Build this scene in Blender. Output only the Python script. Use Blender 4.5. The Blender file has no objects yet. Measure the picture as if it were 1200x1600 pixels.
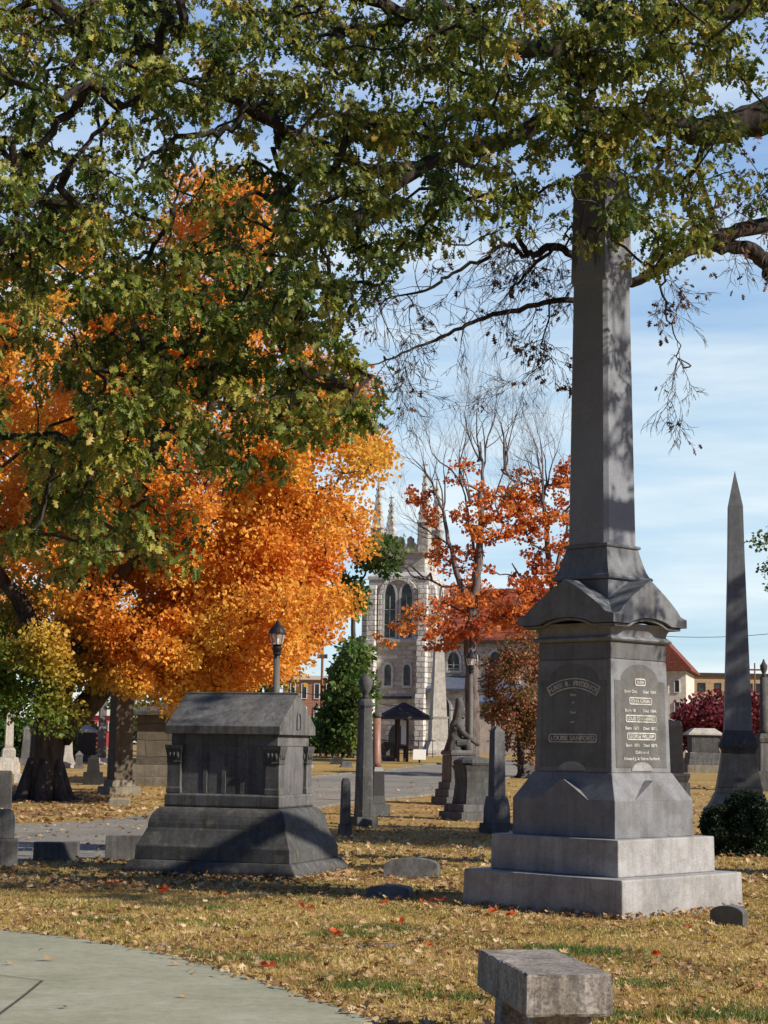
import bpy, math, random
import numpy as np
from mathutils import Vector, Matrix
R = math.radians
scene = bpy.context.scene
COL = scene.collection
rnd = random.Random(7)
nrg = np.random.default_rng(11)

# ------------------------------------------------------------------ camera
F = 2800.0; EYE = 1.55; HOR = 1165.0
pitch = math.atan((HOR - 800) / F); roll = R(0.78)
CM = Matrix.Rotation(math.pi/2 + pitch, 3, 'X') @ Matrix.Rotation(roll, 3, 'Z')
cd = bpy.data.cameras.new('camera'); cam = bpy.data.objects.new('camera', cd); COL.objects.link(cam)
cam.matrix_world = Matrix.Translation((0, 0, EYE)) @ CM.to_4x4()
cd.sensor_fit = 'VERTICAL'; cd.sensor_height = 36; cd.sensor_width = 27
cd.lens = F * 36 / 1600; cd.clip_end = 3000; cd.clip_start = 0.1
scene.camera = cam

def sm(t):
    t = np.clip(t, 0, 1); return t*t*(3-2*t)
def gz(x, y): return float(1.1 * sm((y - 30) / 70.0))
def ray(px, py): return CM @ Vector(((px-600)/F, (800-py)/F, -1))
def at(px, py, Y):
    d = ray(px, py); return Vector((0, 0, EYE)) + d * (Y / d.y)
def G(px, py):
    d = ray(px, py); lo, hi = 2.0, 600.0
    for _ in range(60):
        m = (lo+hi)/2; t = m/d.y
        if EYE + d.z*t > gz(0, m): lo = m
        else: hi = m
    p = Vector((0, 0, EYE)) + d*(lo/d.y); p.z = gz(p.x, p.y); return p

class Site:
    """a place on the ground seen at a pixel; converts pixel sizes there into metres"""
    def __init__(s, px, py, back=0.0):
        s.px = px; g = G(px, py)
        Y = g.y + back; d = ray(px, py); x = d.x/d.y*Y
        s.p = Vector((x, Y, gz(x, Y)))
        s.k = abs(at(px+50, 1150, Y).x - at(px-50, 1150, Y).x)/100
    def w(s, wpx): return wpx*s.k
    def z(s, py): return at(s.px, py, s.p.y).z - s.p.z

# ------------------------------------------------------------------ materials
MATS = {}
def nn(nt, typ, **kw):
    n = nt.nodes.new(typ)
    for k, v in kw.items(): setattr(n, k, v)
    return n
def newmat(name):
    m = bpy.data.materials.new(name); m.use_nodes = True; nt = m.node_tree; nt.nodes.clear()
    out = nn(nt, 'ShaderNodeOutputMaterial'); MATS[name] = m
    return m, nt, out
def ramp(nt, fac, stops):
    r = nn(nt, 'ShaderNodeValToRGB'); e = r.color_ramp.elements
    while len(e) < len(stops): e.new(0.5)
    for i, (p, c) in enumerate(stops):
        e[i].position = p; e[i].color = (*c, 1) if len(c) == 3 else c
    nt.links.new(fac, r.inputs[0]); return r.outputs[0]
def mix(nt, a, b, fac, blend='MIX'):
    m = nn(nt, 'ShaderNodeMix', data_type='RGBA', blend_type=blend)
    for sock, v in ((m.inputs[0], fac), (m.inputs[6], a), (m.inputs[7], b)):
        if isinstance(v, bpy.types.NodeSocket): nt.links.new(v, sock)
        elif isinstance(v, (int, float)): sock.default_value = v
        else: sock.default_value = (*v, 1)
    return m.outputs[2]
def noise(nt, vec, scale, detail=4, rough=0.55, out='Fac'):
    n = nn(nt, 'ShaderNodeTexNoise'); n.inputs['Scale'].default_value = scale
    n.inputs['Detail'].default_value = detail; n.inputs['Roughness'].default_value = rough
    if vec is not None: nt.links.new(vec, n.inputs['Vector'])
    return n.outputs[out]
def coords(nt, which='Object', scale=None):
    c = nn(nt, 'ShaderNodeTexCoord').outputs[which]
    if scale:
        mp = nn(nt, 'ShaderNodeMapping'); mp.inputs['Scale'].default_value = scale
        nt.links.new(c, mp.inputs[0]); c = mp.outputs[0]
    return c
def principled(nt, out, col, rough=0.7, bump=None, bs=0.3, bd=0.01, spec=0.4, metal=0.0):
    p = nn(nt, 'ShaderNodeBsdfPrincipled')
    if isinstance(col, bpy.types.NodeSocket): nt.links.new(col, p.inputs['Base Color'])
    else: p.inputs['Base Color'].default_value = (*col, 1)
    if isinstance(rough, bpy.types.NodeSocket): nt.links.new(rough, p.inputs['Roughness'])
    else: p.inputs['Roughness'].default_value = rough
    p.inputs['Specular IOR Level'].default_value = spec; p.inputs['Metallic'].default_value = metal
    if bump is not None:
        b = nn(nt, 'ShaderNodeBump'); b.inputs['Strength'].default_value = bs; b.inputs['Distance'].default_value = bd
        nt.links.new(bump, b.inputs['Height']); nt.links.new(b.outputs[0], p.inputs['Normal'])
    nt.links.new(p.outputs[0], out.inputs[0]); return p

def stone(name, col, grain=90, streak=0.5, rough=0.75, lichen=0.0, dark=0.45, fine=0.35):
    if name in MATS: return MATS[name]
    m, nt, out = newmat(name); c = coords(nt)
    c2 = coords(nt, 'Object', (2.2, 2.2, 0.35))
    lo = tuple(v*dark for v in col); hi = tuple(min(1, v*1.18) for v in col)
    n1 = noise(nt, c, 1.7, 6, 0.65)
    base = ramp(nt, n1, [(0.3, tuple(v*0.66 for v in col)), (0.5, col), (0.72, hi)])
    base = mix(nt, base, ramp(nt, noise(nt, c, 4.5, 8, 0.75), [(0.38, (0.70, 0.66, 0.60)), (0.55, (1, 1, 1))]), 0.8, 'MULTIPLY')
    gr = noise(nt, c, grain, 3, 0.8)
    base = mix(nt, base, ramp(nt, gr, [(0.35, (1-fine,)*3), (0.65, (1+fine*0.3,)*3)]), 1.0, 'MULTIPLY')
    st = ramp(nt, noise(nt, c2, 2.6, 7, 0.7), [(0.47, (0, 0, 0)), (0.68, (streak,)*3)])
    base = mix(nt, base, lo, st)
    base = mix(nt, base, ramp(nt, noise(nt, coords(nt, 'Object', (9, 9, 0.3)), 1.5, 5, 0.7), [(0.40, (0.66, 0.64, 0.60)), (0.56, (1, 1, 1))]), min(1, streak), 'MULTIPLY')
    if lichen:
        lf = ramp(nt, noise(nt, c, 6, 6, 0.7), [(0.56, (0, 0, 0)), (0.66, (lichen,)*3)])
        base = mix(nt, base, (0.20, 0.19, 0.13), lf)
    bn = nn(nt, 'ShaderNodeMath', operation='ADD'); nt.links.new(gr, bn.inputs[0]); nt.links.new(noise(nt, c, 9, 5, 0.6), bn.inputs[1])
    rr = nn(nt, 'ShaderNodeMapRange'); rr.inputs[3].default_value = max(0.1, rough-0.12); rr.inputs[4].default_value = min(1, rough+0.12)
    nt.links.new(n1, rr.inputs[0])
    principled(nt, out, base, rr.outputs[0], bn.outputs[0], 0.35, 0.006); return m

def plain(name, col, rough=0.6, metal=0.0, var=0.25, scale=8, spec=0.4):
    if name in MATS: return MATS[name]
    m, nt, out = newmat(name); c = coords(nt)
    n = noise(nt, c, scale, 6, 0.65)
    b = ramp(nt, n, [(0.3, tuple(v*(1-var) for v in col)), (0.7, tuple(min(1, v*(1+var)) for v in col))])
    principled(nt, out, b, rough, n, 0.15, 0.005, spec, metal); return m

def masonry(name, cols, mortar, bw, bh, ms=0.015, bump=0.8, bd=0.05, rough=0.85):
    if name in MATS: return MATS[name]
    m, nt, out = newmat(name); c = coords(nt)
    s = nn(nt, 'ShaderNodeSeparateXYZ'); nt.links.new(c, s.inputs[0])
    a = nn(nt, 'ShaderNodeMath', operation='ADD'); nt.links.new(s.outputs[0], a.inputs[0]); nt.links.new(s.outputs[1], a.inputs[1])
    cb = nn(nt, 'ShaderNodeCombineXYZ'); nt.links.new(a.outputs[0], cb.inputs[0]); nt.links.new(s.outputs[2], cb.inputs[1])
    wob = nn(nt, 'ShaderNodeVectorMath', operation='MULTIPLY_ADD')
    nt.links.new(noise(nt, c, 2.0/bw*0.35, 3, 0.6, 'Color'), wob.inputs[0]); wob.inputs[1].default_value = (bw*0.25,)*3; nt.links.new(cb.outputs[0], wob.inputs[2])
    b = nn(nt, 'ShaderNodeTexBrick'); nt.links.new(wob.outputs[0], b.inputs[0])
    b.inputs['Color1'].default_value = (0, 0, 0, 1); b.inputs['Color2'].default_value = (1, 1, 1, 1); b.inputs['Mortar'].default_value = (0.5,)*3 + (1,)
    b.inputs['Scale'].default_value = 1; b.inputs['Brick Width'].default_value = bw; b.inputs['Row Height'].default_value = bh
    b.inputs['Mortar Size'].default_value = ms; b.inputs['Mortar Smooth'].default_value = 0.3
    colr = ramp(nt, b.outputs['Color'], [(i/(len(cols)-1), v) for i, v in enumerate(cols)])
    n2 = noise(nt, c, 3/bw, 5, 0.7)
    colr = mix(nt, colr, ramp(nt, n2, [(0.3, (0.65,)*3), (0.7, (1.15,)*3)]), 1.0, 'MULTIPLY')
    colr = mix(nt, colr, mortar, b.outputs['Fac'])
    inv = nn(nt, 'ShaderNodeMath', operation='MULTIPLY_ADD'); nt.links.new(b.outputs['Fac'], inv.inputs[0]); inv.inputs[1].default_value = -1.2; nt.links.new(n2, inv.inputs[2])
    principled(nt, out, colr, rough, inv.outputs[0], bump, bd, 0.2); return m

def leafmat(name, stops, trans=0.35, scale=0.5, rough=0.5, zlow=None, spec=0.35, nw=0.55):
    """stops: colour ramp over (patch noise + per-leaf random)"""
    if name in MATS: return MATS[name]
    m, nt, out = newmat(name); c = coords(nt)
    g = nn(nt, 'ShaderNodeNewGeometry')
    n = noise(nt, c, scale, 3, 0.5)
    mr = nn(nt, 'ShaderNodeMapRange'); mr.inputs[1].default_value = 0.32; mr.inputs[2].default_value = 0.68; nt.links.new(n, mr.inputs[0])
    a = nn(nt, 'ShaderNodeMath', operation='MULTIPLY_ADD'); nt.links.new(g.outputs['Random Per Island'], a.inputs[0]); a.inputs[1].default_value = 1-nw
    b = nn(nt, 'ShaderNodeMath', operation='MULTIPLY'); nt.links.new(mr.outputs[0], b.inputs[0]); b.inputs[1].default_value = nw
    nt.links.new(b.outputs[0], a.inputs[2])
    col = ramp(nt, a.outputs[0], stops)
    if zlow:      # (height where the leaves have not turned yet, width, green stops)
        s = nn(nt, 'ShaderNodeSeparateXYZ'); nt.links.new(c, s.inputs[0])
        q = nn(nt, 'ShaderNodeVectorMath', operation='DOT_PRODUCT'); nt.links.new(c, q.inputs[0]); q.inputs[1].default_value = zlow[0]
        q2 = nn(nt, 'ShaderNodeMath', operation='MULTIPLY_ADD'); nt.links.new(noise(nt, c, 0.35, 3, 0.6), q2.inputs[0]); q2.inputs[1].default_value = zlow[3]; nt.links.new(q.outputs['Value'], q2.inputs[2])
        r2 = nn(nt, 'ShaderNodeMapRange'); r2.inputs[1].default_value = zlow[1]; r2.inputs[2].default_value = zlow[2]; nt.links.new(q2.outputs[0], r2.inputs[0])
        col = mix(nt, ramp(nt, a.outputs[0], zlow[4]), col, r2.outputs[0])
    p = nn(nt, 'ShaderNodeBsdfPrincipled'); nt.links.new(col, p.inputs['Base Color'])
    p.inputs['Roughness'].default_value = rough; p.inputs['Specular IOR Level'].default_value = spec
    t = nn(nt, 'ShaderNodeBsdfTranslucent'); nt.links.new(col, t.inputs[0])
    ms = nn(nt, 'ShaderNodeMixShader'); ms.inputs[0].default_value = trans
    nt.links.new(p.outputs[0], ms.inputs[1]); nt.links.new(t.outputs[0], ms.inputs[2]); nt.links.new(ms.outputs[0], out.inputs[0])
    return m

def barkmat(name, col, sc=6):
    if name in MATS: return MATS[name]
    m, nt, out = newmat(name); c = coords(nt, 'Object', (1, 1, 0.18))
    n = noise(nt, c, sc, 8, 0.7)
    b = ramp(nt, n, [(0.35, tuple(v*0.35 for v in col)), (0.65, tuple(v*1.5 for v in col))])
    principled(nt, out, b, 0.9, n, 0.9, 0.06, 0.2); return m

GRAN = stone('grey_granite', (0.24, 0.25, 0.275), 110, 0.35, 0.7)
GRAN_L = stone('light_granite', (0.41, 0.41, 0.42), 120, 0.4, 0.72, dark=0.5)
GRAN_D = stone('dark_granite', (0.165, 0.168, 0.165), 130, 0.4, 0.42, fine=0.45)
GRAN_S = stone('shaft_granite', (0.20, 0.215, 0.24), 120, 0.45, 0.6, dark=0.5)
LIME = stone('weathered_limestone', (0.17, 0.172, 0.18), 60, 0.8, 0.85, 0.5, dark=0.35)
OLD = stone('old_dark_stone', (0.105, 0.108, 0.112), 60, 0.75, 0.85, 0.5, dark=0.4)
PALE = stone('pale_marble', (0.58, 0.56, 0.52), 40, 0.5, 0.7, 0.2, dark=0.45)
BUFF = stone('buff_stone', (0.29, 0.26, 0.20), 60, 0.5, 0.8, 0.2, dark=0.45)
BROWN = stone('brown_stone', (0.17, 0.14, 0.105), 60, 0.6, 0.85, 0.3, dark=0.45)
PINK = stone('red_granite', (0.34, 0.18, 0.13), 90, 0.3, 0.4, dark=0.5)
BENCH = stone('bench_stone', (0.40, 0.36, 0.33), 45, 0.75, 0.92, 0.0, dark=0.3, fine=0.6)
POLISH = stone('polished_black_granite', (0.035, 0.035, 0.038), 150, 0.2, 0.42)
LETTER = plain('cut_letter_stone', (0.50, 0.49, 0.45), 0.85, var=0.4, scale=14)
LETTER_D = plain('cut_letter_shadow', (0.09, 0.085, 0.07), 0.9)
IRON = plain('black_iron', (0.02, 0.02, 0.022), 0.5, 0.3)
POST = stone('lamp_concrete', (0.17, 0.165, 0.15), 60, 0.4, 0.8)
BARK = barkmat('maple_bark', (0.085, 0.07, 0.058))
BARK_O = barkmat('oak_bark', (0.055, 0.046, 0.04), 9)
BARK_G = barkmat('grey_twig_bark', (0.16, 0.13, 0.12), 9)
CHURCH = masonry('rock_faced_limestone', [(0.27, 0.265, 0.25), (0.60, 0.575, 0.52), (0.42, 0.405, 0.37), (0.76, 0.73, 0.65)], (0.5, 0.47, 0.41), 0.95, 0.42, 0.05, 1.0, 0.12)
QUOIN = masonry('dressed_limestone', [(0.50, 0.49, 0.46), (0.80, 0.77, 0.71), (0.64, 0.62, 0.58)], (0.24, 0.23, 0.22), 0.9, 0.5, 0.04, 0.8, 0.08)
TRIM = plain('trim_limestone', (0.46, 0.455, 0.44), 0.8, scale=2)
SLATE = masonry('slate_roof', [(0.05, 0.05, 0.055), (0.10, 0.09, 0.09)], (0.03,)*3, 0.3, 0.2, 0.01, 0.5, 0.02)
REDROOF = masonry('red_clay_roof', [(0.24, 0.055, 0.03), (0.36, 0.10, 0.055), (0.28, 0.07, 0.04)], (0.10, 0.03, 0.02), 1.6, 0.55, 0.06, 0.8, 0.08)
BLUEROOF = plain('blue_grey_roof', (0.10, 0.12, 0.17), 0.5, scale=3)
ASHLAR = masonry('mausoleum_ashlar', [(0.12, 0.105, 0.08), (0.19, 0.165, 0.125), (0.15, 0.13, 0.10)], (0.08, 0.07, 0.055), 1.3, 0.5, 0.015, 0.7, 0.03)
BRICK = masonry('orange_brick', [(0.36, 0.15, 0.09), (0.46, 0.22, 0.14)], (0.4, 0.35, 0.3), 0.5, 0.2, 0.02, 0.5, 0.02)
YBRICK = masonry('buff_brick', [(0.42, 0.27, 0.14), (0.52, 0.36, 0.2)], (0.4, 0.33, 0.25), 0.5, 0.2, 0.02, 0.5, 0.02)
WHITE = plain('white_paint', (0.78, 0.77, 0.73), 0.6, var=0.06)
REDPAINT = plain('red_paint', (0.42, 0.06, 0.06), 0.6)
WOODD = plain('dark_stained_wood', (0.05, 0.035, 0.025), 0.7)
PBOARD = plain('notice_paper', (0.62, 0.66, 0.72), 0.5, var=0.08)
POLE = barkmat('pole_wood', (0.20, 0.10, 0.06), 5)
def glassmat(name, col, rough=0.15):
    m, nt, out = newmat(name); c = coords(nt)
    n = noise(nt, c, 1.5, 2); b = ramp(nt, n, [(0.35, tuple(v*0.5 for v in col)), (0.65, tuple(v*1.6 for v in col))])
    principled(nt, out, b, rough, None, spec=0.6); return m
TILE = masonry('small_red_tiles', [(0.20, 0.065, 0.045), (0.28, 0.10, 0.07)], (0.12, 0.03, 0.02), 0.4, 0.25, 0.03, 0.6, 0.03)
GLASS = glassmat('dark_window_glass', (0.03, 0.035, 0.04))
GGLASS = glassmat('greenish_leaded_glass', (0.06, 0.085, 0.07), 0.35)
m_, nt_, out_ = newmat('lantern_glass')
p_ = nn(nt_, 'ShaderNodeBsdfPrincipled'); p_.inputs['Base Color'].default_value = (0.9, 0.85, 0.8, 1); p_.inputs['Roughness'].default_value = 0.08
p_.inputs['Transmission Weight'].default_value = 0.0; p_.inputs['Alpha'].default_value = 0.28
nt_.links.new(p_.outputs[0], out_.inputs[0]); LGLASS = m_

OAKLEAF = leafmat('oak_leaf', [(0.0, (0.025, 0.055, 0.012)), (0.35, (0.08, 0.13, 0.02)), (0.6, (0.25, 0.28, 0.045)), (0.82, (0.48, 0.41, 0.08)), (1.0, (0.46, 0.20, 0.05))], 0.4, 1.3, 0.45, spec=0.35, nw=0.5)
OAKDRY = leafmat('dry_oak_leaf', [(0.0, (0.08, 0.035, 0.02)), (1.0, (0.22, 0.10, 0.05))], 0.25, 1.1, 0.6)
MAPLE_ST = [(0.0, (0.66, 0.18, 0.03)), (0.22, (0.78, 0.29, 0.04)), (0.5, (0.84, 0.41, 0.06)), (0.75, (0.82, 0.50, 0.08)), (1.0, (0.62, 0.50, 0.09))]
GREEN_ST = [(0.0, (0.06, 0.13, 0.02)), (0.4, (0.10, 0.19, 0.03)), (0.75, (0.20, 0.26, 0.04)), (1.0, (0.50, 0.36, 0.05))]
MAPLEA = leafmat('sugar_maple_leaf', MAPLE_ST, 0.42, 0.42, 0.55, zlow=((0.25, 0, 0.28), 1.15, 1.8, 0.6, GREEN_ST), nw=0.6)
MAPLEB = leafmat('yellow_maple_leaf', [(0.0, (0.60, 0.17, 0.03)), (0.5, (0.72, 0.30, 0.03)), (1.0, (0.74, 0.42, 0.05))], 0.42, 0.4, 0.55, zlow=((0, 0, 0.2), 0.5, 1.3, 0.6, GREEN_ST))
MAPLER = leafmat('red_maple_leaf', [(0.0, (0.36, 0.06, 0.035)), (0.35, (0.58, 0.13, 0.035)), (0.7, (0.72, 0.24, 0.04)), (1.0, (0.70, 0.38, 0.07))], 0.38, 0.5, 0.55)
PLUM = leafmat('plum_leaf', [(0.0, (0.09, 0.015, 0.025)), (1.0, (0.26, 0.04, 0.05))], 0.3, 0.8, 0.55)
RUSSET = leafmat('russet_leaf', [(0.0, (0.08, 0.10, 0.03)), (0.4, (0.20, 0.12, 0.04)), (0.7, (0.36, 0.11, 0.05)), (1.0, (0.34, 0.28, 0.10))], 0.3, 0.9, 0.55)
GREENLEAF = leafmat('green_leaf', [(0.0, (0.03, 0.08, 0.02)), (0.5, (0.08, 0.15, 0.03)), (1.0, (0.26, 0.30, 0.07))], 0.35, 0.5, 0.5)
YEW = leafmat('yew_leaf', [(0.0, (0.008, 0.022, 0.008)), (1.0, (0.03, 0.055, 0.02))], 0.1, 2, 0.5)
FAR = leafmat('far_leaf', [(0.0, (0.05, 0.08, 0.03)), (0.5, (0.10, 0.12, 0.04)), (0.8, (0.26, 0.16, 0.05)), (1.0, (0.35, 0.15, 0.05))], 0.3, 0.1, 0.6, nw=0.8)
LITTER = leafmat('fallen_leaf', [(0.0, (0.15, 0.07, 0.03)), (0.35, (0.34, 0.19, 0.08)), (0.65, (0.48, 0.33, 0.165)), (1.0, (0.66, 0.54, 0.36))], 0.15, 1.0, 0.7, nw=0.25)
REDLEAF = leafmat('red_fallen_leaf', [(0.0, (0.5, 0.04, 0.01)), (1.0, (0.72, 0.13, 0.03))], 0.3, 3, 0.5)
GRASS = leafmat('grass_blade', [(0.0, (0.22, 0.20, 0.05)), (0.35, (0.42, 0.30, 0.085)), (0.65, (0.60, 0.455, 0.17)), (1.0, (0.72, 0.60, 0.30))], 0.3, 1.6, 0.6, nw=0.6)
GRASSG = leafmat('green_grass_blade', [(0.0, (0.05, 0.12, 0.02)), (1.0, (0.16, 0.24, 0.05))], 0.3, 1.5, 0.5)

# ------------------------------------------------------------------ mesh builder
class MB:
    def __init__(s): s.v = []; s.f = []
    def add(s, vs, fs):
        o = len(s.v); s.v += [tuple(v) for v in vs]; s.f += [tuple(i+o for i in f) for f in fs]
    def box(s, x0, x1, y0, y1, z0, z1):
        s.add([(x0,y0,z0),(x1,y0,z0),(x1,y1,z0),(x0,y1,z0),(x0,y0,z1),(x1,y0,z1),(x1,y1,z1),(x0,y1,z1)],
              [(3,2,1,0),(4,5,6,7),(0,1,5,4),(1,2,6,5),(2,3,7,6),(3,0,4,7)])
    def loft(s, lv, cx=0, cy=0, ch=0.0):
        """rectangular sections [(hx, hy, z)], optional chamfer of the corners"""
        rings = []
        for l in lv:
            hx, hy, z = l[:3]; c = l[3] if len(l) > 3 else ch
            c = min(c, hx*0.8, hy*0.8)
            if c > 0 or ch > 0:
                c = max(c, 1e-4)
                r = [(hx-c,-hy),(hx,-hy+c),(hx,hy-c),(hx-c,hy),(-hx+c,hy),(-hx,hy-c),(-hx,-hy+c),(-hx+c,-hy)]
            else: r = [(-hx,-hy),(hx,-hy),(hx,hy),(-hx,hy)]
            rings.append([(cx+a, cy+b, z) for a, b in r])
        s.rings(rings)
    def rings(s, rings, cap=True):
        n = len(rings[0]); vs = [p for r in rings for p in r]; fs = []
        for i in range(len(rings)-1):
            for j in range(n):
                k = (j+1) % n
                fs.append((i*n+j, i*n+k, (i+1)*n+k, (i+1)*n+j))
        if cap: fs.append(tuple(range(n))[::-1]); fs.append(tuple(range((len(rings)-1)*n, len(rings)*n)))
        s.add(vs, fs)
    def lathe(s, prof, n=20, cx=0, cy=0):
        s.rings([[(cx+r*math.cos(2*math.pi*j/n), cy+r*math.sin(2*math.pi*j/n), z) for j in range(n)] for r, z in prof])
    def tube(s, pts, rad, n=6):
        pts = [Vector(p) for p in pts]; rings = []; up = Vector((0.13, 0.31, 0.94)).normalized()
        for i, p in enumerate(pts):
            t = (pts[min(i+1, len(pts)-1)] - pts[max(i-1, 0)])
            t = t.normalized() if t.length > 1e-9 else Vector((0, 0, 1))
            a = t.cross(up)
            if a.length < 1e-3: a = t.cross(Vector((1, 0, 0)))
            a.normalize(); b = a.cross(t).normalized(); up = b
            rings.append([tuple(p + (a*math.cos(2*math.pi*j/n) + b*math.sin(2*math.pi*j/n))*rad[i]) for j in range(n)])
        s.rings(rings)
    def prism(s, poly, T, d0, d1):
        """poly [(u,v)] counter-clockwise seen from outside; T(u,v,n) -> point; from depth d0 (in) to d1 (out)"""
        n = len(poly)
        s.add([T(u, v, d1) for u, v in poly] + [T(u, v, d0) for u, v in poly],
              [tuple(range(n)), tuple(range(n, 2*n))[::-1]] + [(j, n+j, n+(j+1) % n, (j+1) % n) for j in range(n)])
    def ell(s, c, r, n=14, m=9, rot=None):
        rings = []
        for i in range(m+1):
            t = math.pi*(i/m); rr = max(math.sin(t), 0.02)
            ring = []
            for j in range(n):
                a = 2*math.pi*j/n
                v = Vector((r[0]*rr*math.cos(a), r[1]*rr*math.sin(a), -r[2]*math.cos(t)))
                if rot: v = rot @ v
                ring.append(tuple(Vector(c)+v))
            rings.append(ring)
        s.rings(rings)
    def build(s, name, mat, parent=None, bevel=0.0, smooth=False, seg=2):
        me = bpy.data.meshes.new(name); me.from_pydata(s.v, [], s.f); me.update()
        import bmesh
        bm = bmesh.new(); bm.from_mesh(me); bmesh.ops.recalc_face_normals(bm, faces=bm.faces)
        bm.to_mesh(me); bm.free()
        me.materials.append(mat)
        o = bpy.data.objects.new(name, me); COL.objects.link(o)
        if parent: o.parent = parent
        if smooth:
            me.polygons.foreach_set('use_smooth', [True]*len(me.polygons))
        if bevel:
            b = o.modifiers.new('bevel', 'BEVEL'); b.width = bevel; b.segments = seg; b.limit_method = 'ANGLE'; b.angle_limit = R(25)
        return o

def tag(o, label=None, cat=None, group=None, kind=None):
    if label: o['label'] = label
    if cat: o['category'] = cat
    if group: o['group'] = group
    if kind: o['kind'] = kind
    return o
def thing(name, label, cat, loc, rz=0, group=None):
    o = bpy.data.objects.new(name, None); COL.objects.link(o); o.location = loc; o.rotation_euler = (0, 0, rz)
    o.empty_display_size = 0.2
    return tag(o, label, cat, group)
def npmesh(name, verts, nper, mat, parent=None, faces=None):
    """verts (N*k,3); each island of k verts is one n-gon (or the given local faces)"""
    me = bpy.data.meshes.new(name); k = nper; N = len(verts)//k
    fl = faces or [tuple(range(k))]
    idx = np.concatenate([np.array(f) for f in fl]); tot = len(idx)
    loops = (np.arange(N)[:, None]*k + idx[None, :]).ravel().astype(np.int32)
    sizes = np.tile(np.array([len(f) for f in fl]), N); starts = np.concatenate([[0], np.cumsum(sizes)[:-1]]).astype(np.int32)
    me.vertices.add(N*k); me.vertices.foreach_set('co', verts.astype(np.float32).ravel())
    me.loops.add(N*tot); me.loops.foreach_set('vertex_index', loops)
    me.polygons.add(len(sizes)); me.polygons.foreach_set('loop_start', starts)
    me.update(calc_edges=True); me.materials.append(mat)
    o = bpy.data.objects.new(name, me); COL.objects.link(o)
    if parent: o.parent = parent
    return o

# leaf outlines: x across, y along; z is a fold
T_QUAD = np.array([(0,0,0),(0.42,0.45,0.10),(0,1,-0.05),(-0.42,0.45,0.10)])
T_MAPLE = np.array([(0,0,0),(0.5,0.25,.08),(0.36,0.6,.02),(0,1,-0.06),(-0.36,0.6,.02),(-0.5,0.25,.08)])
T_OAK = np.array([(0,0,0),(.05,.28,.0),(.27,.30,.07),(.09,.44,.0),(.36,.55,.09),(.10,.64,0),(.22,.82,.03),(0,1.0,-.12),(-.22,.82,.03),(-.10,.64,0),(-.36,.55,.09),(-.09,.44,.0),(-.27,.30,.07),(-.05,.28,.0)])
OAK_F = [(0,1,13),(1,2,3),(11,12,13),(1,3,11,13),(3,4,5),(9,10,11),(3,5,9,11),(5,6,7),(7,8,9),(5,7,9)]
def leaves(cen, axis, size, tmpl):
    """cen (N,3), axis (N,3) direction the leaf points, size (N,)"""
    N = len(cen); ax = axis/np.linalg.norm(axis, axis=1)[:, None]
    rv = nrg.normal(size=(N, 3)); sd = np.cross(ax, rv); sd /= np.linalg.norm(sd, axis=1)[:, None]
    nr = np.cross(sd, ax)
    v = cen[:, None, :] + size[:, None, None]*(tmpl[None, :, 0, None]*sd[:, None] + tmpl[None, :, 1, None]*ax[:, None] + tmpl[None, :, 2, None]*nr[:, None])
    return v.reshape(-1, 3)

def rv3(): return Vector((rnd.gauss(0, 1), rnd.gauss(0, 1), rnd.gauss(0, 1)))
def curve(pts, sub=3, wob=0.0):
    """catmull-rom"""
    P = [Vector(p) for p in pts]; P = [P[0]*2-P[1]] + P + [P[-1]*2-P[-2]]; out = []
    for i in range(1, len(P)-2):
        for k in range(sub):
            t = k/sub; a, b, c, d = P[i-1:i+3]
            out.append(0.5*((2*b) + (c-a)*t + (2*a-5*b+4*c-d)*t*t + (3*b-a-3*c+d)*t**3) + rv3()*wob)
    out.append(P[-2]); return out
def lerps(r, n):
    out = []
    for i in range(n):
        t = i/(n-1)*(len(r)-1); k = min(int(t), len(r)-2); out.append(r[k] + (r[k+1]-r[k])*(t-k))
    return out
def network(mb, seeds, nodes, r0=0.012, rmax=0.12, sag=0.0, expo=0.45, nmin=4, wob=0.12):
    """join every node to the nearest already joined point, thicker where more hangs on it"""
    S = [np.array(p) for p in seeds]; nodes = np.array(nodes)
    seedarr = np.array(S); d = np.min(np.linalg.norm(nodes[:, None]-seedarr[None], axis=2), axis=1)
    order = np.argsort(d); pts = list(S); par = [-1]*len(S); arr = np.array(pts)
    for i in order:
        q = nodes[i]; dd = np.linalg.norm(arr - q, axis=1); j = int(np.argmin(dd))
        pts.append(q); par.append(j); arr = np.vstack([arr, q])
    cnt = [1]*len(pts)
    for i in range(len(pts)-1, len(S)-1, -1):
        cnt[par[i]] += cnt[i]
    for i in range(len(S), len(pts)):
        a = Vector(pts[par[i]]); b = Vector(pts[i]); L = (b-a).length
        if L < 1e-4: continue
        ra = min(rmax, r0*cnt[i]**expo*1.15); rb = min(rmax, r0*max(1, cnt[i]-1)**expo)
        m1 = a.lerp(b, 0.35) + rv3()*L*wob + Vector((0, 0, L*sag)); m2 = a.lerp(b, 0.7) + rv3()*L*wob*0.7 + Vector((0, 0, L*sag))
        mb.tube([a, m1, m2, b], [ra, (2*ra+rb)/3, (ra+2*rb)/3, rb], 6 if ra > 0.03 else nmin)
    return pts

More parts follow.
